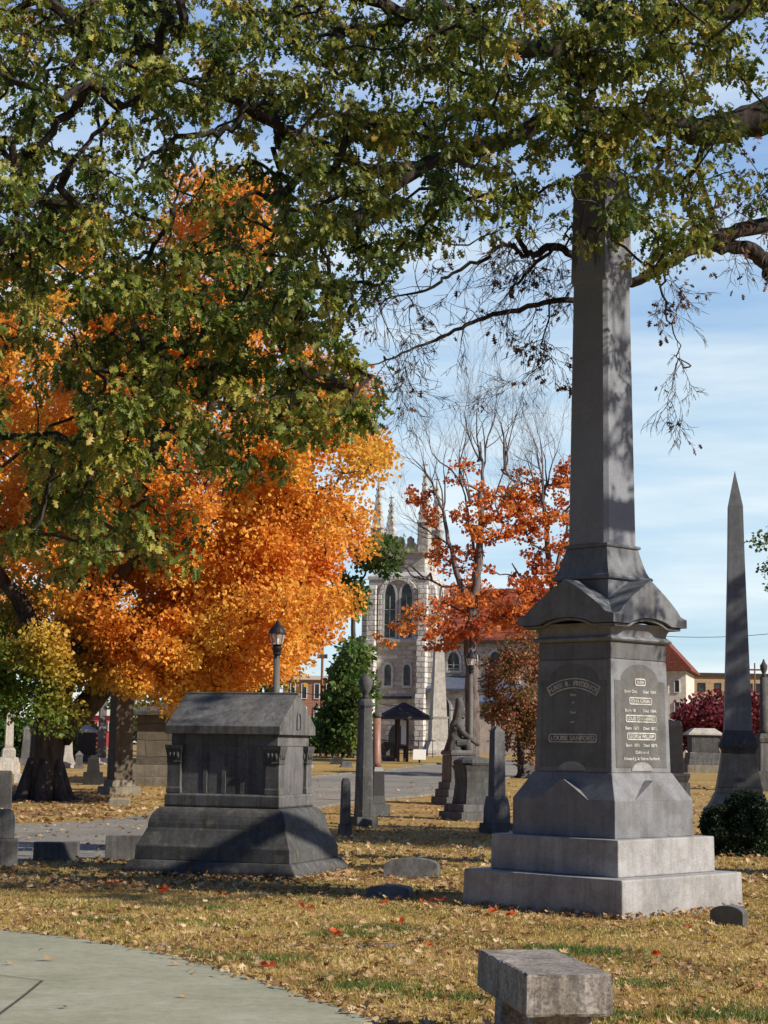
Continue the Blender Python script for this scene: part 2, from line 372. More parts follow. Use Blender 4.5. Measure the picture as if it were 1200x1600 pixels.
def grow(mb, p, d, L, r, lvl, tips, spread=0.55, up=0.12, kids=3, shrink=0.68):
    """a bare branch with its side twigs"""
    n = 4; pts = [Vector(p)]; dd = Vector(d).normalized()
    for i in range(n):
        dd = (dd + rv3()*0.16 + Vector((0, 0, up))*0.5).normalized(); pts.append(pts[-1] + dd*L/n)
    mb.tube(pts, [r*(1-0.5*i/n) for i in range(n+1)], 5 if r > 0.02 else 3)
    tips.append(pts[-1].copy()); tips.append(pts[2].copy())
    if lvl <= 0: return
    for k in range(kids):
        i = rnd.choice([1, 2, 3, 4]) if k else 4
        side = rv3(); side -= dd*side.dot(dd); side.normalize()
        nd = (dd + side*spread*rnd.uniform(0.5, 1.4)).normalized()
        if k == 0: nd = (dd + side*0.22).normalized()
        grow(mb, pts[i], nd, L*shrink*rnd.uniform(0.75, 1.15), max(0.0035 if r < .02 else .008, r*(1-0.5*i/n)*0.62), lvl-1, tips, spread, up, kids, shrink)

# ------------------------------------------------------------------ sky, sun
SUN = Vector((0.90, -0.44, 0)).normalized(); EL = 33
w = bpy.data.worlds.new('World'); scene.world = w; w.use_nodes = True; nt = w.node_tree; nt.nodes.clear()
wo = nn(nt, 'ShaderNodeOutputWorld'); bg = nn(nt, 'ShaderNodeBackground'); sky = nn(nt, 'ShaderNodeTexSky', sky_type='NISHITA')
sky.sun_disc = False; sky.sun_elevation = R(EL); sky.sun_rotation = math.atan2(SUN.x, SUN.y)
sky.altitude = 200; sky.air_density = 1.0; sky.dust_density = 0.6; sky.ozone_density = 2.0
tc = nn(nt, 'ShaderNodeTexCoord'); sx = nn(nt, 'ShaderNodeSeparateXYZ'); nt.links.new(tc.outputs['Generated'], sx.inputs[0])
mp = nn(nt, 'ShaderNodeMapping'); mp.inputs['Scale'].default_value = (2.2, 2.2, 17); mp.inputs['Rotation'].default_value = (0.0, 0.07, 0.0); mp.inputs['Location'].default_value = (0.4, 0, 0.9)
nt.links.new(tc.outputs['Generated'], mp.inputs[0])
cl = noise(nt, mp.outputs[0], 1.4, 7, 0.55)
cf = ramp(nt, cl, [(0.36, (0.10,)*3), (0.5, (0.42,)*3), (0.66, (0.92,)*3)])
# cloud cover thins towards the zenith, thickens towards the horizon
hz = nn(nt, 'ShaderNodeMapRange'); hz.inputs[1].default_value = 0.0; hz.inputs[2].default_value = 0.5; hz.inputs[3].default_value = 1.15; hz.inputs[4].default_value = 0.22
nt.links.new(sx.outputs[2], hz.inputs[0])
cm = nn(nt, 'ShaderNodeMath', operation='MULTIPLY', use_clamp=True); nt.links.new(cf, cm.inputs[0]); nt.links.new(hz.outputs[0], cm.inputs[1])
# the thin bright cloud sheet lies to the north; the sky overhead and to the south is clear
nm = nn(nt, 'ShaderNodeMapRange', interpolation_type='SMOOTHSTEP'); nm.inputs[1].default_value = 0.25; nm.inputs[2].default_value = 0.75; nt.links.new(sx.outputs[1], nm.inputs[0])
cm2 = nn(nt, 'ShaderNodeMath', operation='MULTIPLY', use_clamp=True); nt.links.new(cm.outputs[0], cm2.inputs[0]); nt.links.new(nm.outputs[0], cm2.inputs[1])
veil = mix(nt, (0, 0, 0), (6.5, 10.5, 13.6), nm.outputs[0])
vz = nn(nt, 'ShaderNodeMapRange'); vz.inputs[1].default_value = 0.18; vz.inputs[2].default_value = 0.42; nt.links.new(sx.outputs[2], vz.inputs[0])
veil = mix(nt, (0, 0, 0), mix(nt, (7.6, 11.8, 12.6), (3.8, 7.0, 13.4), vz.outputs[0]), nm.outputs[0])
skv = mix(nt, mix(nt, sky.outputs[0], (0.85, 1.0, 1.45), 1.0, 'MULTIPLY'), veil, 0.55, 'ADD')
skc = mix(nt, skv, (16.4, 17.8, 17.8), cm2.outputs[0])
nt.links.new(skc, bg.inputs[0]); bg.inputs[1].default_value = 0.05; nt.links.new(bg.outputs[0], wo.inputs[0])
sd = bpy.data.lights.new('sun', 'SUN'); sd.energy = 5.0; sd.angle = R(0.53); sd.color = (1.0, 0.905, 0.76)
so = bpy.data.objects.new('sun', sd); COL.objects.link(so)
sv = Vector((SUN.x*math.cos(R(EL)), SUN.y*math.cos(R(EL)), math.sin(R(EL))))
so.rotation_euler = sv.to_track_quat('Z', 'Y').to_euler(); so.location = sv*60
scene.view_settings.view_transform = 'Standard'; scene.view_settings.look = 'None'; scene.view_settings.exposure = 0.25; scene.view_settings.gamma = 1.0

# ------------------------------------------------------------------ ground, road, path
m, nt, out = newmat('autumn_lawn'); c = coords(nt)
n1 = noise(nt, c, 0.5, 6, 0.6); n2 = noise(nt, c, 9, 6, 0.75); n3 = noise(nt, c, 2.3, 5, 0.7)
colr = ramp(nt, n2, [(0.3, (0.12, 0.085, 0.03)), (0.5, (0.36, 0.25, 0.085)), (0.7, (0.55, 0.40, 0.16))])
gf = ramp(nt, n3, [(0.56, (0, 0, 0)), (0.66, (0.55,)*3)]); colr = mix(nt, colr, (0.10, 0.14, 0.03), gf)
lf = ramp(nt, n1, [(0.48, (0, 0, 0)), (0.6, (0.7,)*3)]); colr = mix(nt, colr, ramp(nt, noise(nt, c, 14, 4, 0.8), [(0.35, (0.10, 0.05, 0.025)), (0.62, (0.40, 0.22, 0.10))]), lf)
principled(nt, out, colr, 0.95, n2, 0.8, 0.03, 0.1); LAWN = m
mb = MB()
xs = [-900, -400, -150, -60, -30] + [i for i in range(-24, 25, 4)] + [30, 60, 150, 400, 900]
ys = [-30, 0, 6] + [8+2*i for i in range(50)] + [120, 160, 220, 320, 500, 900, 1800]
mb.v = [(x, y, gz(x, y)) for y in ys for x in xs]; nx = len(xs)
mb.f = [(j*nx+i, j*nx+i+1, (j+1)*nx+i+1, (j+1)*nx+i) for j in range(len(ys)-1) for i in range(nx-1)]
tag(mb.build('ground', LAWN), kind='structure')

def sheet(name, near, far, mat, lift=0.004, ny=14):
    """strip between two edges given as ground points"""
    mb = MB(); rings = []
    n = len(near); vs = []; fs = []
    for i in range(n):
        for k in range(ny+1):
            p = near[i].lerp(far[i], k/ny); vs.append((p.x, p.y, gz(p.x, p.y)+lift))
    for i in range(n-1):
        for k in range(ny):
            a = i*(ny+1)+k; fs.append((a, a+ny+1, a+ny+2, a+1))
    mb.add(vs, fs); return tag(mb.build(name, mat), kind='structure')
m, nt, out = newmat('worn_asphalt'); c = coords(nt)
n1 = noise(nt, c, 0.6, 5, 0.6); n2 = noise(nt, c, 60, 3, 0.8)
colr = ramp(nt, n1, [(0.3, (0.19, 0.18, 0.155)), (0.7, (0.29, 0.275, 0.235))]); colr = mix(nt, colr, ramp(nt, n2, [(0.3, (0.7,)*3), (0.7, (1.15,)*3)]), 1.0, 'MULTIPLY')
vo = nn(nt, 'ShaderNodeTexVoronoi', feature='DISTANCE_TO_EDGE'); vo.inputs['Scale'].default_value = 0.35; nt.links.new(mix(nt, c, noise(nt, c, 1.5, 4, 0.6, 'Color'), 0.25), vo.inputs[0])
colr = mix(nt, (0.09, 0.085, 0.08), colr, ramp(nt, vo.outputs[0], [(0.0, (0.3,)*3), (0.012, (1,)*3)]))
principled(nt, out, colr, 0.9, n2, 0.5, 0.01, 0.2); ROAD = m
def gline(pts, n=30):
    w = [G(*p) for p in pts]; cv = curve(w, 8)
    L = [0]
    for a, b in zip(cv, cv[1:]): L.append(L[-1]+(b-a).length)
    out = []
    for i in range(n):
        t = L[-1]*i/(n-1); k = max(j for j in range(len(L)) if L[j] <= t+1e-9); k = min(k, len(cv)-2)
        out.append(cv[k].lerp(cv[k+1], min(1, (t-L[k])/max(1e-9, L[k+1]-L[k]))))
    return out
near = gline([(-500, 1352), (-150, 1349), (60, 1345), (220, 1338), (400, 1294), (500, 1262), (600, 1250), (680, 1241), (760, 1222), (860, 1207), (1000, 1199)], 40)
far = gline([(-500, 1288), (-150, 1284), (40, 1288), (200, 1277), (330, 1250), (440, 1222), (510, 1213), (600, 1205), (680, 1195), (760, 1191), (1000, 1187)], 40)
sheet('road', near, far, ROAD, 0.006)
m, nt, out = newmat('weathered_concrete'); c = coords(nt)
n1 = noise(nt, c, 0.9, 7, 0.7); n2 = noise(nt, c, 140, 2, 0.8); n3 = noise(nt, coords(nt, 'Object', (1.0, 2.6, 1)), 1.3, 8, 0.72); n4 = noise(nt, c, 12, 6, 0.75)
colr = ramp(nt, n1, [(0.32, (0.29, 0.30, 0.21)), (0.55, (0.37, 0.37, 0.28)), (0.7, (0.43, 0.42, 0.34))])
colr = mix(nt, colr, ramp(nt, n2, [(0.3, (0.72,)*3), (0.65, (1.08,)*3)]), 1.0, 'MULTIPLY')
colr = mix(nt, colr, (0.20, 0.19, 0.13), ramp(nt, n3, [(0.54, (0, 0, 0)), (0.66, (0.45,)*3)]))
colr = mix(nt, colr, ramp(nt, n4, [(0.35, (0.8,)*3), (0.6, (1.05,)*3)]), 0.8, 'MULTIPLY')
bn = nn(nt, 'ShaderNodeMath', operation='ADD'); nt.links.new(n2, bn.inputs[0]); nt.links.new(n4, bn.inputs[1])
principled(nt, out, colr, 0.9, bn.outputs[0], 0.5, 0.006, 0.25); CONC = m
def kerb(line, off, name):
    mb = MB(); 
    def strip(z0, z1, h):
        rings = []
        for i, p in enumerate(line):
            t = (line[min(i+1, len(line)-1)] - line[max(i-1, 0)]).normalized(); nrm = Vector((-t.y, t.x, 0))*off
            z = gz(p.x, p.y); q = p+nrm
            rings.append([(p.x, p.y, z-.05), (q.x, q.y, z-.05), (q.x, q.y, z+h), (p.x, p.y, z+h)])
        mb.rings(rings)
    strip(0, 0, 0.06); return tag(mb.build(name, CONC2, bevel=0.015), kind='structure')
CONC2 = stone('old_kerb_stone', (0.24, 0.225, 0.18), 60, 0.5, 0.9, dark=0.5)
kerb(near[14:], -0.10, 'kerb'); kerb(far[14:], 0.12, 'kerb')
# curving concrete path
edge = gline([(-260, 1440), (0, 1457), (100, 1467), (200, 1483), (300, 1505), (400, 1535), (480, 1562), (560, 1590), (640, 1625), (800, 1720)], 50)
inner = [Vector((p.x*0.6-1.2, p.y-4.5, 0)) for p in edge]
p0 = sheet('path', edge, inner, CONC, 0.02, 6)
# thickness of the slab edge
mb = MB(); mb.rings([[(p.x, p.y, -.05), (p.x-.02, p.y-.03, -.05), (p.x-.02, p.y-.03, .018), (p.x, p.y, .012)] for p in edge])
tag(mb.build('path_edge', CONC), kind='structure')
JOINT = plain('joint_dirt', (0.06, 0.055, 0.045), 0.95)
mb = MB()
for a, b, wd in (((-60, 1640), (66, 1538), .011), ((66, 1538), (-80, 1518), .004)):
    A = G(*a); B = G(*b); t = (B-A).normalized(); nrm = Vector((-t.y, t.x, 0))*wd
    pts = curve([A, A.lerp(B, .4)+nrm*0.4, A.lerp(B, .7)-nrm*.3, B], 4)
    for p, q in zip(pts, pts[1:]): mb.add([(p-nrm).to_tuple()[:2]+(.0245,), (q-nrm).to_tuple()[:2]+(.0245,), (q+nrm).to_tuple()[:2]+(.0245,), (p+nrm).to_tuple()[:2]+(.0245,)], [(0, 1, 2, 3)])
tag(mb.build('path_joint', JOINT), kind='structure')

# --- point in path / road tests for scattering
def inpoly(x, y, poly):
    r = np.zeros(len(x), bool); j = len(poly)-1
    for i in range(len(poly)):
        xi, yi = poly[i]; xj, yj = poly[j]
        c_ = ((yi > y) != (yj > y)) & (x < (xj-xi)*(y-yi)/(yj-yi+1e-12)+xi); r ^= c_; j = i
    return r
PATHP = [(p.x, p.y) for p in edge] + [(p.x, p.y) for p in inner[::-1]]
ROADP = [(p.x, p.y) for p in near] + [(p.x, p.y) for p in far[::-1]]
def gzv(y): return 1.1*sm((y-30)/70.0)
def visible(n, y0, y1, marg=1.1, power=1.0):
    """points on the ground inside the camera's wedge (plus a margin)"""
    u = nrg.random(n); y = y0*(y1/y0)**(u**power); hw = y*600/F*marg + 0.6
    x = (nrg.random(n)*2-1)*hw; return x, y
def patch(x, y, s, ph):
    return np.sin(x*s+ph)*np.cos(y*s*1.3+ph*2)+np.sin(x*s*2.1+y*s*1.7+ph)*0.6+np.cos(x*s*4.3-y*s*3.1)*0.35

# grass blades
T_BL = np.array([(-.5, 0), (.5, 0), (0, 1)])
def blades(n, y0, y1, mat, name, hmin, hmax, thr=None, wd=0.0035, label=None):
    x, y = visible(n, y0, y1); ok = ~inpoly(x, y, PATHP)
    ok &= ~inpoly(x, y, ROADP)
    if thr is not None: ok &= patch(x, y, 1.9, 0.7) > thr
    else: ok &= nrg.random(n) < np.clip(0.75+0.35*patch(x, y, 2.6, 2.0), 0.25, 1)
    x = x[ok]; y = y[ok]; N = len(x)
    a = nrg.random(N)*2*np.pi; h = hmin+(hmax-hmin)*nrg.random(N)**1.5; ln = (nrg.random(N)*1.3)*h; la = nrg.random(N)*2*np.pi
    sc = wd*(1+y/14); z = gzv(y)
    v = np.zeros((N, 3, 3)); 
    v[:, 0] = np.stack([x-np.cos(a)*sc, y-np.sin(a)*sc, z-0.005], 1); v[:, 1] = np.stack([x+np.cos(a)*sc, y+np.sin(a)*sc, z-0.005], 1)
    v[:, 2] = np.stack([x+np.cos(la)*ln, y+np.sin(la)*ln, z+h*0.8], 1)
    return tag(npmesh(name, v.reshape(-1, 3), 3, mat), label, 'grass', kind='stuff')
blades(300000, 9.2, 34, GRASS, 'dry_grass', 0.012, 0.05, None, 0.003, 'short golden brown lawn grass between the monuments')
blades(90000, 9.2, 26, GRASSG, 'green_grass', 0.015, 0.055, 0.68, 0.003, 'green tufts of grass among the dry lawn')

tv = []
for px_, py_, rr_, n_ in ((920, 1490, .30, 2200), (860, 1484, .2, 900), (1130, 1590, .25, 1200), (590, 1452, .3, 1100), (540, 1462, .25, 700), (575, 1545, .22, 1000), (330, 1420, .3, 700), (430, 1500, .25, 600), (160, 1440, .25, 600), (1010, 1540, .25, 700), (700, 1560, .25, 700), (960, 1590, .2, 600)):
    g = G(px_, py_)
    for _ in range(n_):
        x = g.x+rnd.gauss(0, rr_*.8); y = g.y+rnd.gauss(0, rr_*.45); a = rnd.random()*6.28; h_ = rnd.uniform(.02, .06); la = rnd.random()*6.28; l_ = h_*rnd.random()
        tv += [(x-math.cos(a)*.003, y-math.sin(a)*.003, 0), (x+math.cos(a)*.003, y+math.sin(a)*.003, 0), (x+math.cos(la)*l_, y+math.sin(la)*l_, h_)]
tag(npmesh('green_grass', np.array(tv), 3, GRASSG), 'small bright green grass tufts in the foreground lawn', 'grass', kind='stuff')
# leaf litter
def litter(n, y0, y1, name, smin, smax, marg=1.1, power=1.0, keep=None, mat=LITTER):
    x, y = visible(n, y0, y1, marg, power); ok = ~inpoly(x, y, PATHP)
    rd = inpoly(x, y, ROADP); ok &= (~rd) | (nrg.random(n) < 0.22)
    ok &= nrg.random(n) < np.clip(0.6+0.4*patch(x, y, 1.3, 5.0), 0.15, 1)
    if keep is not None: ok &= keep(x, y)
    x = x[ok]; y = y[ok]; N = len(x); cen = np.stack([x, y, gzv(y)+0.012+0.03*nrg.random(N)*(y < 40)], 1)
    a = nrg.random(N)*2*np.pi; ax = np.stack([np.cos(a), np.sin(a), nrg.normal(0, 0.25, N)], 1); ax /= np.linalg.norm(ax, axis=1)[:, None]
    # mostly flat: side vector horizontal
    tilt = nrg.normal(0, 0.45, N); sdv = np.stack([-np.sin(a)*np.cos(tilt), np.cos(a)*np.cos(tilt), np.sin(tilt)], 1); nr = np.cross(sdv, ax)
    sz = smin+(smax-smin)*nrg.random(N)**1.6
    T = T_OAK.copy(); T[:, 2] *= 2.2; T[7, 2] = 0.12
    v = cen[:, None]+sz[:, None, None]*(T[None, :, 0, None]*sdv[:, None]*1.25+T[None, :, 1, None]*ax[:, None]+np.abs(T[None, :, 2, None])*np.sign(nr[:, None, 2:3])*nr[:, None])
    return tag(npmesh(name, v.reshape(-1, 3), 14, mat, faces=OAK_F), 'brown and tan oak leaves scattered over the lawn', 'leaves', kind='stuff')
litter(15000, 9.5, 22, 'leaf_litter', 0.03, 0.10)
litter(30000, 19, 60, 'leaf_litter', 0.05, 0.125)
litter(9000, 34, 50, 'leaf_litter', 0.09, 0.17, keep=lambda x, y: x < -3)

def drift(pts, n, spread, name='leaf_litter', smin=.03, smax=.09):
    """leaves caught along a line of ground points"""
    P = []
    for _ in range(n):
        i = rnd.randrange(len(pts)-1); p = Vector(pts[i]).lerp(Vector(pts[i+1]), rnd.random()); a = rnd.random()*6.28; q = abs(rnd.gauss(0, spread)); x = p.x+math.cos(a)*q; y = p.y+math.sin(a)*q
        P.append((x, y, gz(x, y)+.025+rnd.random()*.03))
    P = np.array(P); a = nrg.random(n)*6.28; ax = np.stack([np.cos(a), np.sin(a), nrg.normal(0, .3, n)], 1); ax /= np.linalg.norm(ax, axis=1)[:, None]; tilt = nrg.normal(0, .5, n)
    sdv = np.stack([-np.sin(a)*np.cos(tilt), np.cos(a)*np.cos(tilt), np.sin(tilt)], 1); nr = np.cross(sdv, ax); sz = smin+(smax-smin)*nrg.random(n)**1.4; T = T_OAK
    v = P[:, None]+sz[:, None, None]*(T[None, :, 0, None]*sdv[:, None]*1.2+T[None, :, 1, None]*ax[:, None]+np.abs(T[None, :, 2, None])*2*nr[:, None])
    tag(npmesh(name, v.reshape(-1, 3), 14, LITTER, faces=OAK_F), 'brown oak leaves drifted along stone edges', 'leaves', kind='stuff')
drift([tuple(p) for p in edge if p.y < 16], 500, .07)
def copytree(o, parent=None):
    c_ = o.copy(); COL.objects.link(c_); c_.parent = parent
    for ch in list(o.children): copytree(ch, c_)
    return c_
# single red leaves
def leafobj(name, mat, n, s, label, cat, group):
    v = []
    for i in range(n):
        a = rnd.random()*6.28; ax = Vector((math.cos(a), math.sin(a), rnd.uniform(-.1, .5))).normalized(); sdv = Vector((-math.sin(a), math.cos(a), rnd.uniform(-.5, .5))).normalized(); nr = sdv.cross(ax)
        if nr.z < 0: nr = -nr
        b = Vector((rnd.uniform(-.5, .5)*s*(n > 1), rnd.uniform(-.5, .5)*s*(n > 1), 0.02))
        for t in T_OAK: v.append(tuple(b+(sdv*t[0]*1.5+ax*t[1]+nr*abs(t[2])*2)*s))
    o = npmesh(name, np.array(v), 14, mat, faces=OAK_F); return tag(o, label, cat, group)
reds = [(168, 1388), (186, 1387), (245, 1397), (262, 1398), (250, 1402), (345, 1406), (474, 1428), (524, 1466), (532, 1470), (603, 1418), (627, 1452), (669, 1487), (690, 1416), (668, 1420), (768, 1434), (804, 1438), (1078, 1458), (1018, 1502), (410, 1522)]
first = None
for i, (x, y) in enumerate(reds):
    if first is None: first = o = leafobj('red_leaf', REDLEAF, 3, 0.08, 'curled bright red leaf lying on the golden grass', 'fallen leaf', 'red leaves on the grass')
    else: o = copytree(first)
    g = G(x, y); o.location = g+Vector((0, 0, .025)); o.rotation_euler = (0, 0, rnd.random()*6.28); s = rnd.uniform(0.7, 1.2); o.scale = (s,)*3
first = None
for x, y in [(58, 1489), (88, 1506), (24, 1512), (195, 1490), (283, 1513), (300, 1528), (292, 1524), (338, 1516), (298, 1565), (98, 1580), (510, 1575), (205, 1487)]:
    if first is None: first = o = leafobj('dry_leaf', LITTER, 1, 0.07, 'dry curled brown leaf lying on the concrete path', 'fallen leaf', 'dry leaves on the concrete path')
    else: o = copytree(first)
    g = G(x, y); o.location = g+Vector((0, 0, .015)); o.rotation_euler = (0, 0, rnd.random()*6.28); s = rnd.uniform(0.6, 1.2); o.scale = (s*1.5, s*.8, s)

# ------------------------------------------------------------------ text
def text_verts(body, size):
    cu = bpy.data.curves.new('t', 'FONT'); cu.body = body; cu.size = size; cu.extrude = 0.004; cu.align_x = 'CENTER'; cu.resolution_u = 3; cu.offset = size*.018
    o = bpy.data.objects.new('t', cu); COL.objects.link(o)
    dg = bpy.context.evaluated_depsgraph_get(); me = bpy.data.meshes.new_from_object(o.evaluated_get(dg))
    vs = [tuple(v.co) for v in me.vertices]; fs = [tuple(p.vertices) for p in me.polygons]
    bpy.data.objects.remove(o); bpy.data.meshes.remove(me); bpy.data.curves.remove(cu); return vs, fs
def put_text(mb, body, size, T, u, v, n, xs=1.0, ang=0.0, width=None):
    vs, fs = text_verts(body, size)
    if not vs: return
    if width:
        w0 = max(a[0] for a in vs)-min(a[0] for a in vs); xs = width/w0
    ca, sa = math.cos(ang), math.sin(ang)
    mb.add([T(u+(x*xs*ca-y*sa), v+(x*xs*sa+y*ca), n+z) for x, y, z in vs], fs)
def rrect(w, h, r=0.3, n=5):
    r = r*h; p = []
    for cx, cy, a0 in ((w/2-r, -h/2+r, -90), (w/2-r, h/2-r, 0), (-w/2+r, h/2-r, 90), (-w/2+r, -h/2+r, 180)):
        for k in range(n+1): a = R(a0+90*k/n); p.append((cx+r*math.cos(a), cy+r*math.sin(a)))
    return p
def ring_plate(mb, poly_o, poly_i, T, n0, n1):
    k = len(poly_o); vs = [T(u, v, n1) for u, v in poly_o]+[T(u, v, n1) for u, v in poly_i]+[T(u, v, n0) for u, v in poly_o]+[T(u, v, n0) for u, v in poly_i]
    fs = []
    for j in range(k):
        q = (j+1) % k
        fs += [(j, q, k+q, k+j), (j, 2*k+j, 2*k+q, q), (k+j, k+q, 3*k+q, 3*k+j)]
    mb.add(vs, fs)

# ------------------------------------------------------------------ main obelisk
C0 = G(970, 1437); HB = 1.33/math.sqrt(2)
cen = Vector((C0.x, C0.y+1.33, 0))
mon = thing('obelisk_monument', 'tall grey granite obelisk monument with gabled cornice and two stepped bases, nearest and largest', 'monument', cen, R(45.3))
def MZ(y, hd): return at(965, y, cen.y-hd).z
r2 = math.sqrt(2)
def H(xl, xr, back=0.0): return (at(xr, 1200, cen.y).x-at(xl, 1200, cen.y).x)/2/r2
z1 = MZ(1375, 1.33); z2 = MZ(1313, 1.077); z3 = MZ(1252, .867); z4 = MZ(1208, .66); z5 = MZ(1030, .63); z6 = MZ(1002, .617); z7 = MZ(972, .8); z8 = z7+.085
zS0 = MZ(899, .49); zS1 = MZ(850, .38); zS2 = MZ(266, .28)
h1, h2, h3, h4, h5 = H(728, 1160), H(770, 1119), H(805, 1086), H(841, 1054), H(848, 1049)
hc = H(816, 1083); hs0 = H(871, 1030); hs1 = H(893, 1008); hs2 = H(906, 996)
mb = MB(); mb.loft([(h1+.01, h1+.01, -.1), (h1, h1, z1)]); mb.build('lower_step', GRAN_L, mon, 0.016)
mb = MB(); mb.loft([(h2, h2, z1+.001), (h2-.004, h2-.004, z2)]); mb.build('upper_step', GRAN_L, mon, 0.012)
# plinth: block with a gable on each face, weathering up to the die
mb = MB(); mb.loft([(h3, h3, z2+.001), (h3, h3, z3), (h4+.07, h4+.07, z4-.115), (h4+.062, h4+.062, z4-.10), (h4+.01, h4+.01, z4)]); mb.build('plinth', GRAN, mon, 0.006)
def face(k):
    a = k*math.pi/2; ca, sa = math.cos(a), math.sin(a)
    # outward direction (sin a.., ) local: face k has outward n
    n = (sa, -ca); u = (ca, sa)
    return lambda U, V, N: (u[0]*U+n[0]*N, u[1]*U+n[1]*N, V)
zA = MZ(1219, .55)
for k in range(4):
    T = face(k); g = MB(); hw = h3*0.52
    g.prism([(-hw, z3-.004), (hw, z3-.004), (0.02, zA), (-0.02, zA)], T, h4*0.6, h3+.0015)
    g.build('plinth_gable', GRAN, mon, 0.004)
# die
mb = MB(); mb.loft([(h4, h4, z4+.001), (h5, h5, z5), (h5-.012, h5-.012, z5+.004), (h5-.012, h5-.012, z6)]); die = mb.build('die', GRAN, mon, 0.006)
mb = MB(); mb.loft([(h5-.02, h5-.02, z5+.012), (h5-.002, h5-.002, z5+.014), (h5-.002, h5-.002, z6-.004)]); mb.build('frieze', GRAN_D, mon)
mb = MB(); mb.loft([(h5-.01, h5-.01, z6), (h5+.03, h5+.03, z6+.012), (h5+.045, h5+.045, z6+.03), (h5+.03, h5+.03, z6+.05), (h5-.0, h5-.0, z6+.06)]); mb.build('moulding', GRAN, mon, 0.004)
# cove under the cornice
lv = []
for i in range(9):
    t = i/8; a = t*math.pi/2
    lv.append((h5-.002+(hc-h5-.05)*(1-math.cos(a)), h5-.002+(hc-h5-.05)*(1-math.cos(a)), z6+.06+(z7-z6-.055)*math.sin(a)))
mb = MB(); mb.loft(lv); mb.build('cove', GRAN, mon, smooth=False)
# cornice: two crossing gabled prisms with concave slopes and an arched soffit
zAp = MZ(905, .5); gp = []
N = 14
bot = []
for i in range(N+1):
    t = -1+2*i/N; rise = 0.07*max(0, math.cos(t*math.pi/1.15))**0.7 if abs(t) < 0.575 else 0
    bot.append((t, rise))
def corn_poly(a):
    top = []
    for i in range(25):
        t = 1-2*i/24; q = abs(t)
        f = (1-q)*.35 if q > .84 else .056+.944*((.84-q)/.84)**.82
        top.append((t*a, z8+(zAp-z8)*f))
    return [(-a, z7+.079), (a, z7+.079)]+top
for k in (0, 1):
    mb = MB(); mb.prism(corn_poly(hc-.004), face(k), -hc+.002, hc-.002); mb.build('cornice_gable', GRAN_S, mon)
for k in range(4):
    w_ = hc if k % 2 else hc-.004
    P = [(t*w_, z7+r) for t, r in bot]+[(w_, z8-.002), (-w_, z8-.002)]
    mb = MB(); mb.prism(P, face(k), hc-.16, hc); mb.build('cornice_band', GRAN_S, mon)
    g = MB(); T = face(k); pts_o = [(t*hc*0.9, z7+r-.006) for t, r in bot]; pts_i = [(t*hc*0.9, z7+r-.03) for t, r in bot]
    g.prism(pts_i+pts_o[::-1], T, hc-.14, hc-.035); g.build('cornice_moulding', GRAN, mon)
mb = MB(); mb.loft([(hc*.52, hc*.52, z8+.08), (hs0-.03, hs0-.03, zS0-.03)]); mb.build('cap_block', GRAN_S, mon, .006)
def torus_sq(h, z, r): return [(h, h, z-r), (h+r*.75, h+r*.75, z-r*.65), (h+r, h+r, z), (h+r*.75, h+r*.75, z+r*.65), (h, h, z+r)]
mb = MB(); mb.loft(torus_sq(hs0-.02, zS0, .026)); mb.build('shaft_collar', GRAN_S, mon)
lv = []
for i in range(7):
    t = i/6; lv.append((hs0-.02+(hs1-hs0+.02)*(t**0.75), hs0-.02+(hs1-hs0+.02)*(t**0.75), zS0+.026+(zS1-zS0-.05)*t))
mb = MB(); mb.loft(lv); mb.build('shaft_base', GRAN_S, mon)
mb = MB(); mb.loft(torus_sq(hs1+.0, zS1, .02)); mb.build('shaft_collar', GRAN_S, mon)
# shaft with stopped chamfers and a pyramidal cap hidden in the leaves
zc = MZ(432, .29); tt = (zc-zS1)/(zS2-zS1); hm = hs1+(hs2-hs1)*tt
mb = MB(); mb.loft([(hs1-.003, hs1-.003, zS1+.02, .04), (hm-.0, hm-.0, zc-.03, .036), (hm+.004, hm+.004, zc, .001), (hs2, hs2, zS2, .001), (hs2-.0, hs2-.0, zS2+.02, .001), (hs2*.5, hs2*.5, zS2+.14, .001)], ch=.001)
m, nt, out = newmat('stained_shaft_granite'); c = coords(nt)
n1 = noise(nt, c, 1.7, 6, 0.65); gr = noise(nt, c, 120, 3, 0.8)
base = ramp(nt, n1, [(0.3, (0.20, 0.215, 0.25)), (0.7, (0.28, 0.30, 0.34))]); base = mix(nt, base, ramp(nt, gr, [(0.35, (0.6,)*3), (0.65, (1.1,)*3)]), 1.0, 'MULTIPLY')
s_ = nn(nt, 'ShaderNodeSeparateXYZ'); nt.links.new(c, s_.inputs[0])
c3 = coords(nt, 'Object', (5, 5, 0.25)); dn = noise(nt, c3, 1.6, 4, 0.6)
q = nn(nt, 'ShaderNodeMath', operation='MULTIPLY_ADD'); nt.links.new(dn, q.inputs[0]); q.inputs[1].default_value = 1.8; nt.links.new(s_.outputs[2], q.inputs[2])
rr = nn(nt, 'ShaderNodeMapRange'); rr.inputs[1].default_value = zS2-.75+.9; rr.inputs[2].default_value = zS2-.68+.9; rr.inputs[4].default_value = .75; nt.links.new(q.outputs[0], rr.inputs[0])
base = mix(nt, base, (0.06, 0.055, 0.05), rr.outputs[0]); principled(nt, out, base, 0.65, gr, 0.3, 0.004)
mb.build('shaft', m, mon, 0.004)
